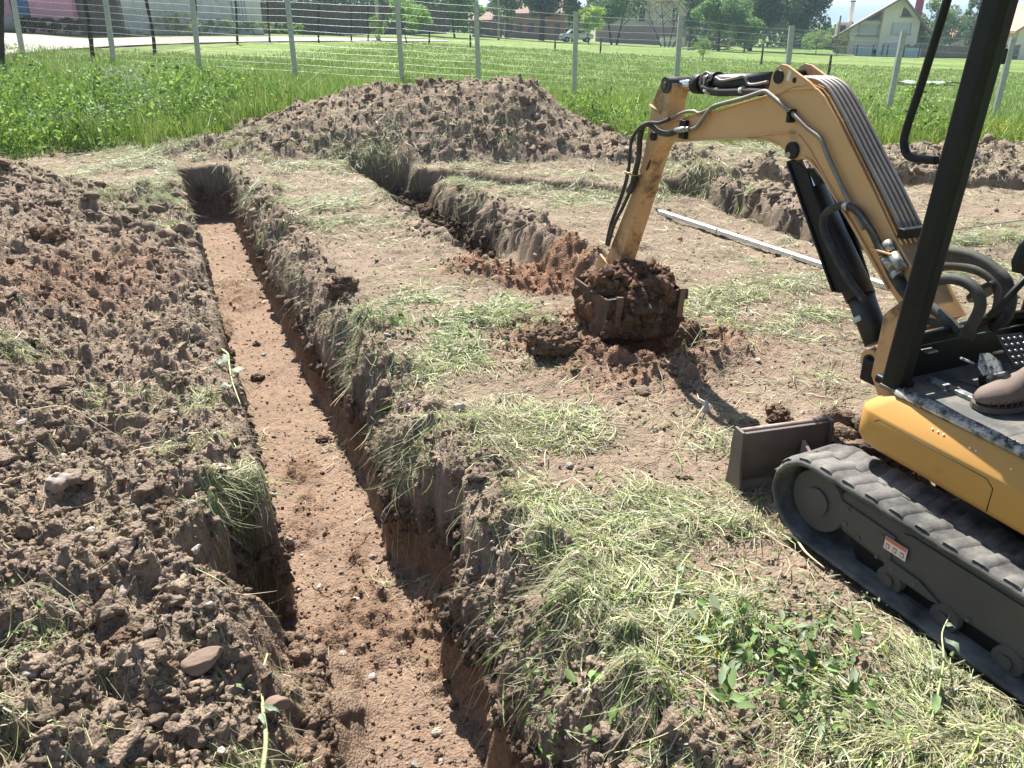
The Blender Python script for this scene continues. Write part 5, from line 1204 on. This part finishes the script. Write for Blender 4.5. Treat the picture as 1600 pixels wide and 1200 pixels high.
WY = [G(u, v) for u, v in ((1545, 225), (1575, 232), (1590, 222))]
leaves('yellow_green_weeds', 1500, 407, .03, .08, 'bright yellow green weeds in flower at the right field edge', lambda x, y: np.maximum.reduce([np.exp(-((x-p.x)/.5)**2-((y-p.y-.2)/.4)**2) for p in WY]), lift=.36, up=.8, cols=[(.40, .40, .05), (.28, .35, .06), (.18, .28, .05)], ymin=10, ymax=17)
leaves('white_field_flowers', 500, 409, .015, .035, 'tiny white flowers dotted through the meadow grass', lambda x, y: meadow(x, y)*sm(-2, -6, x)*np.clip(fbm(x*.7, y*.7, 2, 4)*3, 0, 1), lift=.3, up=.6, cols=[(.7, .7, .65)], ymin=12.5, ymax=26)

# ------------------------------------------------------------------ lane
def lane():
    up = [(-120, 50), (0, 52), (60, 55), (130, 61), (190, 60), (250, 58), (350, 58), (450, 58), (560, 60), (700, 63)]
    lo = [(-120, 100), (0, 88), (100, 78), (180, 73), (250, 70), (300, 68), (380, 66), (450, 65), (560, 64), (700, 65)]
    vs = [H(*p)+Vector((0, 0, .03)) for p in up]+[H(*p)+Vector((0, 0, .03)) for p in lo]; n = len(up)
    o = MB().add(vs, [(i, i+n, i+n+1, i+1) for i in range(n-1)]).build('lane', roadm); tag(o, kind='structure')
lane()
# ------------------------------------------------------------------ trees
def tree(name, x, y, h, w, label, n=2600, leaf=.3, col=(.08, .14, .04), trunk_r=.16, crown0=.25, seed=1, sparse=0., group=None, cat='tree', stems=1, z=None, squash=1.0):
    rs = np.random.RandomState(seed); z0 = zf(x, y) if z is None else z
    if h > 3.5 and stems < 3: n = int(n*2.1); leaf *= 1.35
    t = empty(name, (x, y, z0), 0, label, cat, group)
    mb = MB()
    for s_ in range(stems):
        lx = (rs.uniform(-.3, .3) if stems == 1 else (s_-(stems-1)/2)*w*.18); top = (lx*2.2, rs.uniform(-.3, .3), h*.72)
        mb.tube([(lx*.4, 0, -.1), (lx, 0, h*.25), (lx*1.5+rs.uniform(-.1, .1), 0, h*.5), top], [trunk_r, trunk_r*.75, trunk_r*.5, trunk_r*.2], 8)
        for k in range(6):
            a = rs.uniform(0, 6.28); f = rs.uniform(.25, .65); p0 = Vector((lx*(1+f), 0, h*f)); p1 = p0+Vector((math.cos(a)*w*.33, math.sin(a)*w*.33, h*.22))
            mb.tube([p0, (p0+p1)/2+Vector((0, 0, -.1)), p1], [trunk_r*.4, trunk_r*.28, trunk_r*.08], 6)
    mb.build('trunk', barkm, t)
    nb = 26; zc = h*(crown0+(1-crown0)/2); rz_ = h*(1-crown0)/2
    d = rs.normal(size=(nb, 3)); d /= np.linalg.norm(d, axis=1)[:, None]; rr = rs.uniform(.25, .85, nb)**.6
    bc = d*rr[:, None]*np.array((w/2*.85, w/2*.85, rz_*.85)); br = rs.uniform(.16, .34, nb)*min(w, h)*.62
    tint = rs.uniform(.72, 1.3, nb)
    k = rs.randint(0, nb, n); e = rs.normal(size=(n, 3)); e /= np.linalg.norm(e, axis=1)[:, None]; q = rs.uniform(0, 1, n)**(.33)
    P = bc[k]+e*(br[k]*q)[:, None]*np.array((1, 1, .8*squash)); P[:, 2] += zc
    P[:, 2] = np.maximum(P[:, 2], h*crown0*.5+rs.uniform(0, .3, n))
    M = rots(n, rs); L_ = leaf*rs.uniform(.5, 1.2, n)
    quad = np.array([(-.5, 0, 0), (0, -.28, .06), (.5, 0, 0), (0, .28, .06)])
    V = np.einsum('nij,nkj->nki', M, np.repeat(quad[None], n, 0))*L_[:, None, None]+P[:, None, :]
    C = 1.8*np.array(col)*(tint[k]*rs.uniform(.75, 1.25, n))[:, None]+rs.uniform(-.006, .006, (n, 3)); C = np.repeat(np.clip(C, .01, 1), 4, 0)
    npmesh('crown', V.reshape(-1, 3), np.arange(4*n).reshape(-1, 4), leafm, t, C, False)
    return t
def TX(u, y): r = ray(u, 60); return r[0]/r[1]*y
for i, (nm, u, y, h, w, lab, col, c0, n, lf, st, tr_) in enumerate([
    ('broadleaf_tree', 520, 100, 11, 11, 'dark broad tree rising behind the dark board fence, left one of that pair', (.045, .08, .025), .15, 4200, .38, 1, .25),
    ('broadleaf_tree', 625, 104, 11, 12, 'dark broad tree behind the board fence above the arching bush', (.05, .09, .028), .15, 4200, .38, 1, .25),
    ('broadleaf_tree', 440, 112, 12, 10, 'dark tree behind the corner of the long grey wall', (.045, .075, .025), .15, 3200, .38, 1, .25),
    ('broadleaf_tree', 712, 96, 6.5, 8, 'light green bushy tree between the utility poles', (.12, .19, .05), .08, 3200, .30, 1, .12),
    ('broadleaf_tree', 845, 106, 10, 8.5, 'dark round tree with a stout trunk in front of the orange building', (.035, .07, .03), .22, 4200, .30, 1, .4),
    ('broadleaf_tree', 790, 112, 9, 5, 'slim mid green tree at the left end of the orange building', (.09, .15, .05), .15, 2200, .30, 1, .14),
    ('broadleaf_tree', 893, 112, 10, 6, 'tall loose green tree behind the small parked white car', (.085, .15, .045), .2, 2600, .30, 1, .14),
    ('young_tree', 922, 100, 4.6, 3.4, 'small bright yellow green tree just right of the white car', (.22, .30, .05), .2, 1500, .22, 1, .08),
    ('broadleaf_tree', 960, 108, 8.5, 8.5, 'mid green two stemmed tree at the left corner of the cream house', (.09, .15, .06), .22, 3600, .28, 2, .15),
    ('bare_branched_tree', 1043, 112, 8, 6.5, 'thin leaved tree with many upright bare branches before the cream house', (.14, .17, .07), .3, 750, .22, 4, .10),
    ('broadleaf_tree', 1078, 118, 10, 6, 'dark green tree between the cream house and the big grove', (.06, .11, .04), .12, 2600, .32, 1, .16),
    ('broadleaf_tree', 1125, 100, 7.2, 8, 'sunlit mid green tree at the left front of the big grove', (.11, .18, .055), .10, 4200, .28, 1, .2),
    ('broadleaf_tree', 1175, 112, 12, 11, 'large dark tree in the middle of the big grove', (.055, .10, .035), .10, 5200, .34, 1, .3),
    ('broadleaf_tree', 1235, 110, 11, 12, 'large dark rounded tree at the right of the big grove', (.05, .095, .035), .08, 5600, .34, 1, .3),
    ('broadleaf_tree', 1165, 98, 4.6, 4.2, 'low sunlit bush shaped tree in front of the grove', (.12, .19, .06), .02, 2200, .24, 1, .1),
    ('shrub', 1278, 100, 3.0, 4.2, 'light green rounded shrub at the foot of the grove by the white house', (.14, .20, .06), .02, 1600, .22, 1, .06),
    ('shrub', 1310, 106, 2.6, 4.4, 'yellowish brown scrub beside the white house', (.20, .18, .09), .02, 1300, .22, 1, .06),
    ('broadleaf_tree', 1448, 118, 7.5, 6.5, 'bright green tree right of the white house wall', (.11, .18, .05), .06, 2600, .28, 1, .12),
    ('poplar_tree', 1512, 122, 9, 3.6, 'slender dark tree seen past the cab post', (.07, .11, .045), .1, 1900, .28, 1, .12),
    ('broadleaf_tree', 1485, 128, 7, 6, 'greyish olive tree between the grab handle and the cab post', (.10, .13, .07), .1, 2000, .28, 1, .12),
    ('broadleaf_tree', 1535, 118, 6.0, 6, 'dark green tree hidden partly by the cab post', (.06, .11, .04), .05, 2000, .28, 1, .12),
    ('young_tree', 1099, 54, 1.75, 1.15, 'slim young tree alone in the middle of the field', (.13, .20, .06), .08, 900, .10, 1, .03)]):
    tree(nm, TX(u, y), y, h, w, lab, n, lf, col, tr_, c0, 500+i, stems=st, group='trees beyond the field')
# far-off wood that closes the view behind the houses
def wood():
    rs = np.random.RandomState(77); n = 60000; y = 138+rs.uniform(0, 14, n); x = rs.uniform(-75, 118, n)
    top = 6.5+3.5*fbm(x/9, x*0, 3, 31)+2.5*fbm(x/2.7, x*0+3, 2, 33)-2.2*sm(36, 48, x)
    g = S(x, y); q = rs.uniform(size=n)**.7; z = g+q*np.maximum(top, 1.5)*(1-.02*(y-138))
    M = rots(n, rs); L_ = rs.uniform(.4, .9, n); quad = np.array([(-.5, 0, 0), (0, -.3, .06), (.5, 0, 0), (0, .3, .06)])
    V = np.einsum('nij,nkj->nki', M, np.repeat(quad[None], n, 0))*L_[:, None, None]+np.column_stack([x, y, z])[:, None, :]
    t = fbm(x/3, z/2.2, 3, 35); C = np.array([(.10, .165, .06)])*(1+.7*t)[:, None]*rs.uniform(.75, 1.25, (n, 1)); C = np.repeat(np.clip(C, .02, 1), 4, 0)
    tag(npmesh('distant_wood', V.reshape(-1, 3), np.arange(4*n).reshape(-1, 4), leafm, None, C, False), 'dense green wood closing the view behind the houses', kind='stuff')
wood()
# arching bush by the lane
hb = H(640, 68)
tree('bush', hb.x-.1, hb.y, 3.0, 3.9, 'big arching sunlit green bush beside the utility pole', 3400, .17, (.12, .20, .05), .05, .02, 700, cat='bush', squash=.8)
hb2 = H(592, 64); tree('bush', hb2.x, hb2.y, 2.0, 1.5, 'narrow green bush at the foot of the utility pole', 1100, .14, (.11, .18, .05), .04, .02, 701, cat='bush')
for i, (u, y, h, w, lab, col) in enumerate([(215, 52, 1.0, 3.0, 'low dark bushes of weeds at the foot of the pale long wall', (.05, .09, .03)), (285, 52, 1.3, 4.2, 'sprawling yellow green bush beside the lane under the long wall', (.16, .22, .06)),
        (340, 56, 1.1, 4, 'light green weedy bush under the long wall', (.13, .20, .06)), (400, 60, 1.1, 4, 'green weedy bush at the right end of the long wall', (.13, .20, .06)), (82, 41.5, .75, 1.4, 'small dark shrub at the foot of the pink wall', (.035, .055, .02)), (112, 41.5, .85, 1.4, 'dark shrub at the right end of the pink wall', (.04, .06, .025)), (450, 64, 1.0, 3.5, 'low green weeds in front of the dark board fence', (.11, .17, .05)), (250, 54, 1.0, 2.5, 'dark green shrub against the pale wall', (.05, .09, .03))]):
    tree('shrub', TX(u, y), y, h, w, lab, 1300, .14, col, .03, .02, 720+i, cat='shrub', group='shrubs along the lane')
# ------------------------------------------------------------------ buildings
def boxes(name, m, parent, *bs, bevel=0):
    mb = MB()
    for c, d in bs: mb.box(c, d)
    return mb.build(name, m, parent, bevel)
# pink barn
yb = 43.5; xa, xb = TX(-160, yb), TX(121, yb); zb_ = zf((xa+xb)/2, yb)-.3
t = empty('barn', ((xa+xb)/2, yb, zb_), R(2), 'pink rendered barn with a blue door behind the lane', 'barn'); ww = xb-xa
def bx(u): return TX(u, yb)-(xa+xb)/2
d0, d1 = bx(27), bx(55)
boxes('wall', pinkw, t, (((-ww/2+d0)/2, .2, 2.5), (d0+ww/2, .4, 5)), (((d1+ww/2)/2, .2, 2.5), (ww/2-d1, .4, 5)), (((d0+d1)/2, .2, 4), (d1-d0, .4, 2.0)), (((d0+d1)/2, .2, .42), (d1-d0, .4, .84)))
dd = boxes('door', bluep, t, (((d0+d1)/2, .12, 1.92), (d1-d0-.02, .06, 2.14)))
boxes('door_frame', oldwood, dd, ((d0+.03, .07, 1.92), (.06, .06, 2.14)), ((d1-.03, .07, 1.92), (.06, .06, 2.14)), (((d0+d1)/2, .07, 2.1), (d1-d0-.12, .04, .07)), (((d0+d1)/2, .07, .9), (d1-d0-.12, .05, .08)))
boxes('wall', brownw, t, ((ww/2+1.05, .6, 2.5), (2.08, .4, 5)))
boxes('side_wall', brownw, t, ((ww/2-.2, 4, 2.5), (.38, 7, 4.9)))
MB().prism([(-ww/2-.5, 5.0), (ww/2+2.5, 5.0), (ww/2+2.5, 5.2), (-ww/2-.5, 5.2)], lambda p, q: Vector((p[0], q, p[1]+max(0, q)*.35)), -.5, 8).build('roof', rooft, t)
# long grey wall
ax, ay, bx_, by = TX(181, 47), 47, TX(413, 66), 66
ln = math.hypot(bx_-ax, by-ay); an = math.atan2(by-ay, bx_-ax); za = zf(ax, ay)-.4
t = empty('outbuilding', (ax, ay, za), an, 'long low outbuilding with a peeling grey white rendered wall', 'building')
boxes('wall', greyw, t, ((ln/2, .2, 2.6), (ln, .4, 5.2)))
boxes('side_wall', brownw, t, ((.2, 4.3, 2.6), (.38, 7.6, 5.1)))
g_ = boxes('door', mat('pale_grey_door', (.48, .51, .54), .7, var=.1), t, ((ln*.80, -.03, 1.5), (2.1, .05, 2.8)))
boxes('door_batten', concrete, g_, *[((ln*.80-1.0+.5*k, -.07, 1.5), (.06, .04, 2.8)) for k in range(5)])
MB().prism([(-.5, 5.2), (ln+.5, 5.2), (ln+.5, 5.4), (-.5, 5.4)], lambda p, q: Vector((p[0], q, p[1]+max(0, q)*.35)), -.4, 8).build('roof', rooft, t)
# dark board fence
fx0, fx1 = TX(413, 68), TX(700, 84); t = empty('board_fence', (fx0, 68, zf(fx0, 68)), math.atan2(16, fx1-fx0), 'tall dark weathered board fence between the outbuilding and the bush', 'fence')
ln = math.hypot(16, fx1-fx0); n = int(ln/.24); random.seed(8); mb = MB()
for k in range(n):
    h = 2.5+random.uniform(-.15, .15); mb.box((k*.24+.12, random.uniform(-.01, .01), h/2-.3), (.225, .03, h))
mb.build('boards', greywood, t)
boxes('rail', oldwood, t, ((ln/2, .04, .5), (ln, .05, .1)), ((ln/2, .04, 1.7), (ln, .05, .1)))
# shed, orange building, cream house
def house(name, u0, u1, y, vb, wallh, wallm, label, roofm, roof='gable_x', depth=8., rot=0., wins=(), roofh=2., over=.5, winm=None, cat='house', frame=True):
    x0, x1 = TX(u0, y), TX(u1, y); p = PL((u0+u1)/2, vb, y); w_ = x1-x0
    t = empty(name, ((x0+x1)/2, y, p.z-.3), rot, label, cat)
    # front wall built round its window openings is left whole; windows are set 3 mm proud with frames and sills
    boxes('wall', wallm, t, ((0, depth/2, wallh/2), (w_, depth, wallh)))
    for (cx, cz, ww_, hh_, kind) in wins:
        f = boxes('window', wing if kind != 'shut' else shut, t, ((cx*w_, -.02, cz), (ww_, .04, hh_)))
        boxes('frame', labelw if kind != 'hole' else wallm, f, ((cx*w_-ww_/2-.04, -.035, cz), (.08, .07, hh_+.16)), ((cx*w_+ww_/2+.04, -.035, cz), (.08, .07, hh_+.16)), ((cx*w_, -.035, cz+hh_/2+.04), (ww_, .07, .08)))
        boxes('sill', concrete, f, ((cx*w_, -.07, cz-hh_/2-.06), (ww_+.3, .16, .1)))
    if roof == 'eave':
        MB().prism([(-over, wallh-.1), (depth/2, wallh+roofh), (depth+over, wallh-.1), (depth+over, wallh+.1), (depth/2, wallh+roofh+.25), (-over, wallh+.1)], lambda p, q: Vector((q, p[0], p[1])), -w_/2-over, w_/2+over).build('roof', roofm, t)
    return t, w_
house('row_building', 787, 884, 122, 62, 3.6, orangew, 'low orange rendered building with a row of small dark windows', rooft, 'eave', 7, 0, [(-.40, 1.75, .8, 1.3, 'hole'), (-.24, 1.75, .8, 1.3, 'hole'), (-.06, 1.75, .8, 1.3, 'hole'), (.14, 1.75, .8, 1.3, 'hole'), (.36, 1.75, .8, 1.3, 'hole')], 1.6, cat='building')
house('shed', 738, 784, 112, 60, 2.4, mat('brown_shed', (.22, .15, .12), .9, var=.2), 'small brown shed among the trees left of the orange building', rooft, 'eave', 4, 0, [(-.2, 1.3, .7, .8, 'hole')], .8, cat='shed')
cream, cw = house('cream_house', 930, 1072, 128, 72, 6.35, creamw, 'cream rendered house with a red tiled roof edge behind the thin branched tree', rooft, 'eave', 9, 0, [(.0, 4.55, .9, 1.7, 'win'), (-.33, 4.55, .9, 1.7, 'win'), (.36, 4.55, .9, 1.7, 'win')], 2.6, .6)
boxes('shutter', greyw, cream, ((-.75, -.06, 4.55), (.45, .05, 1.7)), ((.75, -.06, 4.55), (.45, .05, 1.7)))
boxes('plinth', mat('mauve_plinth', (.40, .29, .28), .9, var=.1), cream, ((0, -.06, 1.5), (cw, .10, 3.0)))
p = PL(1050, 72, 118); t = empty('garden_wall', (p.x, 118, p.z-.2), 0, 'low white garden wall at the foot of the thin branched tree', 'wall'); boxes('wall_body', whitew, t, ((0, 0, .65), (3.4, .25, 1.3))); boxes('coping', concrete, t, ((0, 0, 1.33), (3.5, .32, .06)))
# white two-gabled house
yw = 113.; p = PL(1372, 92, yw); sx = lambda u: (TX(u, yw)-p.x)*.927; sz = lambda v: PL(1372, v, yw).z-p.z
t = empty('white_house', (p.x, yw, p.z), R(-20), 'off white house with a steep brown gable roof and a pair of shuttered storeys', 'house')
gx0, gxm, gx1 = sx(1326), sx(1374), sx(1432); zl_, zp, zr_ = sz(42), sz(-6), sz(30)
pk = sx(1400)
def fz(x): return zl_+(zp-zl_)*(x-gx0)/(pk-gx0) if x < pk else zp+(zr_-zp)*(x-pk)/(gx1-pk)
MB().prism([(gx0, -1), (gxm, -1), (gxm, fz(gxm)-.25), (gx0, fz(gx0)-.25)], lambda q, d: Vector((q[0], d, q[1])), .9, 9).build('wall', whitew, t)
MB().prism([(gxm, -1), (gx1, -1), (gx1, fz(gx1)-.25), (pk, zp-.25), (gxm+.003, fz(gxm)-.25)], lambda q, d: Vector((q[0], d, q[1])), 0, 9).build('wall', whitew, t)
el, er = sx(1300), sx(1447)
rl = [(el, fz(gx0)-(zp-zl_)/(pk-gx0)*(gx0-el)), (pk, zp), (er, fz(gx1)-(zp-zr_)/(gx1-pk)*(er-gx1)*.9)]
rf = MB().prism([rl[0], rl[1], rl[2], (rl[2][0], rl[2][1]-.28), (rl[1][0], rl[1][1]-.28), (rl[0][0], rl[0][1]-.28)], lambda q, d: Vector((q[0], d, q[1])), -1.2, 10).build('roof', roofg, t)
ch = boxes('chimney', whitew, rf, ((sx(1325), 5, sz(19)), (.5, .5, 2.6))); boxes('chimney_cap', oldwood, ch, ((sx(1325), 5, sz(19)+1.4), (.7, .7, .16)))
ch = boxes('chimney', redch, rf, ((sx(1431), 5, sz(2)), (.95, .8, 3.6)))
for u, v, w_, h_, yy in ((1355, 47, 2.3, 1.35, .87), (1405, 44, 2.1, 1.35, -.03), (1353, 81, 2.2, 1.5, .87), (1398, 76, 2.2, 1.5, -.03)):
    f = boxes('window', shut, t, ((sx(u), yy, sz(v)), (w_, .05, h_))); boxes('sill', concrete, f, ((sx(u), yy-.08, sz(v)-h_/2-.08), (w_+.5, .2, .12)))
    boxes('frame', concrete, f, ((sx(u)-w_/2-.05, yy-.02, sz(v)), (.1, .08, h_)), ((sx(u)+w_/2+.05, yy-.02, sz(v)), (.1, .08, h_)))
for pts, yy in (([(1349, 31), (1371, 31), (1371, 18), (1364, 20)], .86), ([(1401, 26), (1418, 26), (1411, 17), (1404, 11), (1402, 14)], -.04)):
    f = MB().prism([(sx(u), sz(v)) for u, v in pts], lambda q, d: Vector((q[0], d, q[1])), yy, yy+.05).build('attic_window', wing, t)
    boxes('sill', concrete, f, ((sx((pts[0][0]+pts[1][0])/2), yy-.03, sz(pts[0][1])-.08), (sx(pts[1][0])-sx(pts[0][0])+.4, .2, .12)))
ab = boxes('side_porch', whitew, t, ((gx0-.9, 4, sz(70)), (1.7, 3, 5.4))); boxes('window', wing, t, ((gx0-.9, 2.47, sz(45)), (.7, .06, .8)))
boxes('porch_post', concrete, t, ((el+.6, 0, sz(65)), (.22, .22, 6.2)))
# blue gate in front of it
yg = 104; p = PL(1392, 97, yg); t = empty('yard_gate', (p.x, yg, p.z), 0, 'pale blue metal yard gate in front of the white house', 'gate')
for k, (u, w_, h_) in enumerate(((1356, 2.6, 1.7), (1378, 1.7, 1.5), (1403, 2.1, 1.6), (1428, 2.3, 1.7))):
    boxes('gate_panel', bluegate, t, ((TX(u, yg)-p.x, 0, h_/2-.1), (w_, .06, h_)))
for u in (1342, 1367, 1382, 1390, 1416, 1440): boxes('gate_post', oldwood, t, ((TX(u, yg)-p.x, 0, .9), (.14, .14, 2.1)))
# far right house with orange roof, low roofs and the dark hedge fence
yr = 110.; p = PL(1590, 88, yr); t = empty('orange_roofed_house', (p.x+3.5, yr, p.z-.5), 0, 'white gabled house with a pale orange tiled roof at the far right', 'house')
boxes('wall', whitew, t, ((0, 4, 2.0), (8, 8, 4.0)), )
MB().prism([(-4, 4), (4, 4), (0, 6.4)], lambda q, d: Vector((q[0], d, q[1])), 0, 8).build('gable_wall', whitew, t)
MB().prism([(-5, 3.2), (0, 6.5), (5, 3.2), (5, 3.5), (0, 6.85), (-5, 3.5)], lambda q, d: Vector((q[0], d, q[1])), -.8, 9).build('roof', roofo, t)
for cx in (-2, 1.6): f = boxes('window', wing, t, ((cx, -.03, 2.2), (1., .06, 1.4))); boxes('frame', labelw, f, ((cx-.55, -.04, 2.2), (.1, .08, 1.5)), ((cx+.55, -.04, 2.2), (.1, .08, 1.5)))
yh = 108; p = PL(1462, 96, yh); t = empty('yard_fence', (p.x, yh, p.z), 0, 'dark brown yard fence right of the white house', 'fence'); random.seed(2)
mb = MB(); 
for k in range(60): mb.box((-4+k*.24, 0, .9), (.215, .04, 2.0+random.uniform(-.2, .2)))
mb.build('boards', mat('brown_board', (.14, .105, .09), .9, var=.3, scale=2.), t); boxes('rail', oldwood, t, ((3.1, -.04, .5), (14.3, .05, .1)))
house('low_shed', 1487, 1530, 135, 84, 2.6, concrete, 'low shed with an orange tiled roof beside the slender dark tree', roofo, 'eave', 5, 0, [(.1, 1.4, .9, .8, 'win')], 1.3, cat='shed')
# ------------------------------------------------------------------ car by the trees
def car():
    y = 106; p = PL(900, 66, y); t = empty('parked_car', (p.x, y, p.z), R(6), 'small white car parked under the trees left of the cream house', 'car')
    pr = [(-2, .35), (-2.02, .8), (-1.75, .98), (-1.15, 1.02), (-.7, 1.42), (.75, 1.45), (1.5, 1.02), (1.95, .92), (2.02, .4)]
    MB().prism(pr, lambda q, d: Vector((q[0], d, q[1])), -.8, .8).build('body', carw, t, .06)
    MB().prism([(-1.02, 1.03), (-.66, 1.36), (.7, 1.38), (1.28, 1.03)], lambda q, d: Vector((q[0], d, q[1])), -.815, .815).build('windows', wing, t, .02)
    for x in (-1.25, 1.25):
        for yy in (-.74, .74):
            w_ = MB().tube([(x, yy-.09, .31), (x, yy+.09, .31)], .32, 20).build('wheel', tyre, t); MB().tube([(x, yy-.10, .31), (x, yy+.10, .31)], .18, 14).build('rim', steelm, w_)
    for yy in (-.55, .55): boxes('headlight', labelw, t, ((2.0, yy, .72), (.08, .34, .16)))
car()
# ------------------------------------------------------------------ poles and stakes
for (u, v, y, h, r_, m_, lab) in ((592, 62, 62, 8.5, .13, concrete, 'grey concrete utility pole rising beside the arching bush'), (779, 62, 95, 8.5, .13, concrete, 'slim utility pole standing at the left end of the orange building'),
                             (1503, 96, 112, 7.5, .11, oldwood, 'leaning wooden pole seen between the grab handle and the cab post')):
    p = PL(u, v, y); t = empty('utility_pole', (p.x, y, p.z-.3), 0, lab, 'pole')
    MB().tube([(0, 0, 0), (.0 if u < 1000 else 1.0, 0, h)], [r_, r_*.75], 10).build('pole', m_, t)
    MB().box((.0 if u < 1000 else 1.0, 0, h-.4), (1.2, .1, .1)).build('crossarm', oldwood, t)
for i, (u, v, h, lab) in enumerate(((867, 78, .75, 'short dark stake in the grass below the parked car'), (938, 83, 1.0, 'short dark stake in the grass below the yellow green tree'), (1189, 100, 1.15, 'dark stake in the field above the digger arm cylinder'), (1294, 117, .9, 'dark stake in the field just above the boom pipes'), (671, 68, .9, 'short dark stake in front of the arching bush'), (735, 74, .8, 'short dark stake near the fence post above the soil heap'))):
    p = H(u, v); o = MB().tube([(0, 0, -.1), (.01, 0, h*.6), (.0, .01, h)], [.07, .06, .055], 7).build('wooden_stake', oldwood, None, loc=p); tag(o, lab, 'stake', 'stakes standing in the field')
# culvert pipe and cart by the barn
p = PL(-25, 47, 41.8); q = PL(38, 47, 41.8); t = empty('concrete_pipe', (p.x, p.y, zf(p.x, 41.8)+.30), 0, 'thick grey concrete pipe lying along the foot of the pink wall', 'pipe')
L_ = q.x-p.x; mb = MB(); n = 20
for (r0, r1_) in ((.36, .28),):
    vs = []; 
    for x in (0, L_):
        for r_ in (r0, r1_): vs += [Vector((x, r_*math.cos(2*math.pi*k/n), r_*math.sin(2*math.pi*k/n))) for k in range(n)]
    fs = []
    for k in range(n):
        k2 = (k+1) % n; fs += [(k, k2, 2*n+k2, 2*n+k), (n+k2, n+k, 3*n+k, 3*n+k2), (k2, k, n+k, n+k2), (2*n+k, 2*n+k2, 3*n+k2, 3*n+k)]
    mb.add(vs, fs, True)
mb.build('pipe_wall', concrete, t)
p = PL(45, 47, 41.6); t = empty('handcart', (p.x, p.y, zf(p.x, 41.6)), 0, 'small black cart standing below the blue door', 'cart')
boxes('tray', blackm, t, ((0, 0, .55), (1.0, .5, .08)), ((0, .24, .42), (1.0, .04, .5)), ((-.3, 0, .25), (.1, .4, .5)), ((.32, 0, .38), (.34, .36, .30)))
for x in (-.3, .3): MB().tube([(x, -.26, .16), (x, -.2, .16)], .16, 14).build('wheel', tyre, t)
MB().tube([(-.5, 0, .55), (-.62, 0, .75)], .02, 6).build('handle', steelm, t)
# rubble and pile of branches
v_, f_ = ico(2)
p = PL(175, 50, 45.5); rsx = np.random.RandomState(3); pts = np.column_stack([p.x+rsx.normal(size=130)*.8, 45.5+rsx.normal(size=130)*.25, np.full(130, zf(p.x, 45.5)+.08)])
scatter('white_rubble', pts, rsx.uniform(.05, .16, 130), np.tile((.6, .58, .54), (130, 1)), 1, soil, 'low heap of white rubble by the corner of the pink barn', 6, .8, .3, True, .1)
p = PL(1108, 72, 95); t = None; mb = MB(); random.seed(6)
for k in range(70):
    a = random.uniform(-.5, .5)+(math.pi if k % 2 else 0); x, y = random.gauss(0, .9), random.gauss(0, .4); z = random.uniform(.1, .9)*(1-min(abs(x)/3, .8)); l = random.uniform(.8, 2.2)
    mb.tube([(x, y, z), (x+math.cos(a)*l*.5, y+math.sin(a)*l*.5, z+.12), (x+math.cos(a)*l, y+math.sin(a)*l, z-.1)], [.04, .03, .015], 5)
o = mb.build('brushwood_pile', barkm, None, loc=(p.x, 95, zf(p.x, 95))); tag(o, 'pile of cut branches between the young tree and the grove', 'branches')
# pale strip of plastic sheet in the right field
a, b = H(1395, 132), H(1495, 133); d = (b-a)
vs = []; random.seed(5)
for i in range(13):
    for j in range(4): q = a+d*(i/12)+Vector((0, (j-1.5)*.35*(1-.3*abs(i-6)/6)+random.uniform(-.08, .08), .05+random.uniform(0, .10))); vs.append(q-a)
o = MB().add(vs, [(i*4+j, (i+1)*4+j, (i+1)*4+j+1, i*4+j+1) for i in range(12) for j in range(3)], True).build('plastic_sheet', mat('pale_plastic', (.30, .34, .27), .4, var=.15, scale=3.), None, loc=a)
tag(o, 'pale crumpled plastic sheet lying in the grass beyond the grab handle', 'sheet')
# ------------------------------------------------------------------ hills
def hills():
    n, m = 220, 24; x = np.linspace(-3200, 4200, n); k = np.linspace(0, 1, m)
    r = 50+16*fbm(x/900, x*0+.3, 4, 5)+9*fbm(x/200, x*0, 3, 6)+12*sm(300, 1500, x)
    X = np.repeat(x[:, None], m, 1); Y = 1900+k[None, :]*1400+120*fbm(X/300, X*0+k[None, :]*3, 3, 7); Z = r[:, None]*np.sin(np.minimum(k, 1)[None, :]*math.pi/2)**.8*(1+.2*fbm(X/180, Y/180, 4, 8))-12
    i = (np.arange(n-1)[:, None]*m+np.arange(m-1)[None, :]).ravel(); f = np.stack([i, i+m, i+m+1, i+1], 1)
    hm = mat('wooded_hillside', (.035, .075, .04), .95, var=.3, scale=.01, spec=.05)
    tag(npmesh('hills', np.stack([X.ravel(), Y.ravel(), Z.ravel()], 1), f, hm, None, None, True), kind='structure')
hills()
def haze():
    x0, x1, y0, y1, z0, z1 = -3400, 4400, -60, 3500, -40, 95
    m = bpy.data.materials.new('haze'); m.use_nodes = True; n = m.node_tree; n.nodes.remove(n.nodes['Principled BSDF'])
    v = nd(n, 'ShaderNodeVolumePrincipled'); v.inputs['Color'].default_value = (.62, .80, 1., 1); v.inputs['Density'].default_value = HAZE; v.inputs['Anisotropy'].default_value = .3
    n.links.new(v.outputs[0], n.nodes['Material Output'].inputs['Volume'])
    o = MB().box(((x0+x1)/2, (y0+y1)/2, (z0+z1)/2), (x1-x0, y1-y0, z1-z0)).build('haze', m); tag(o, kind='stuff')
HAZE = .00055
haze()
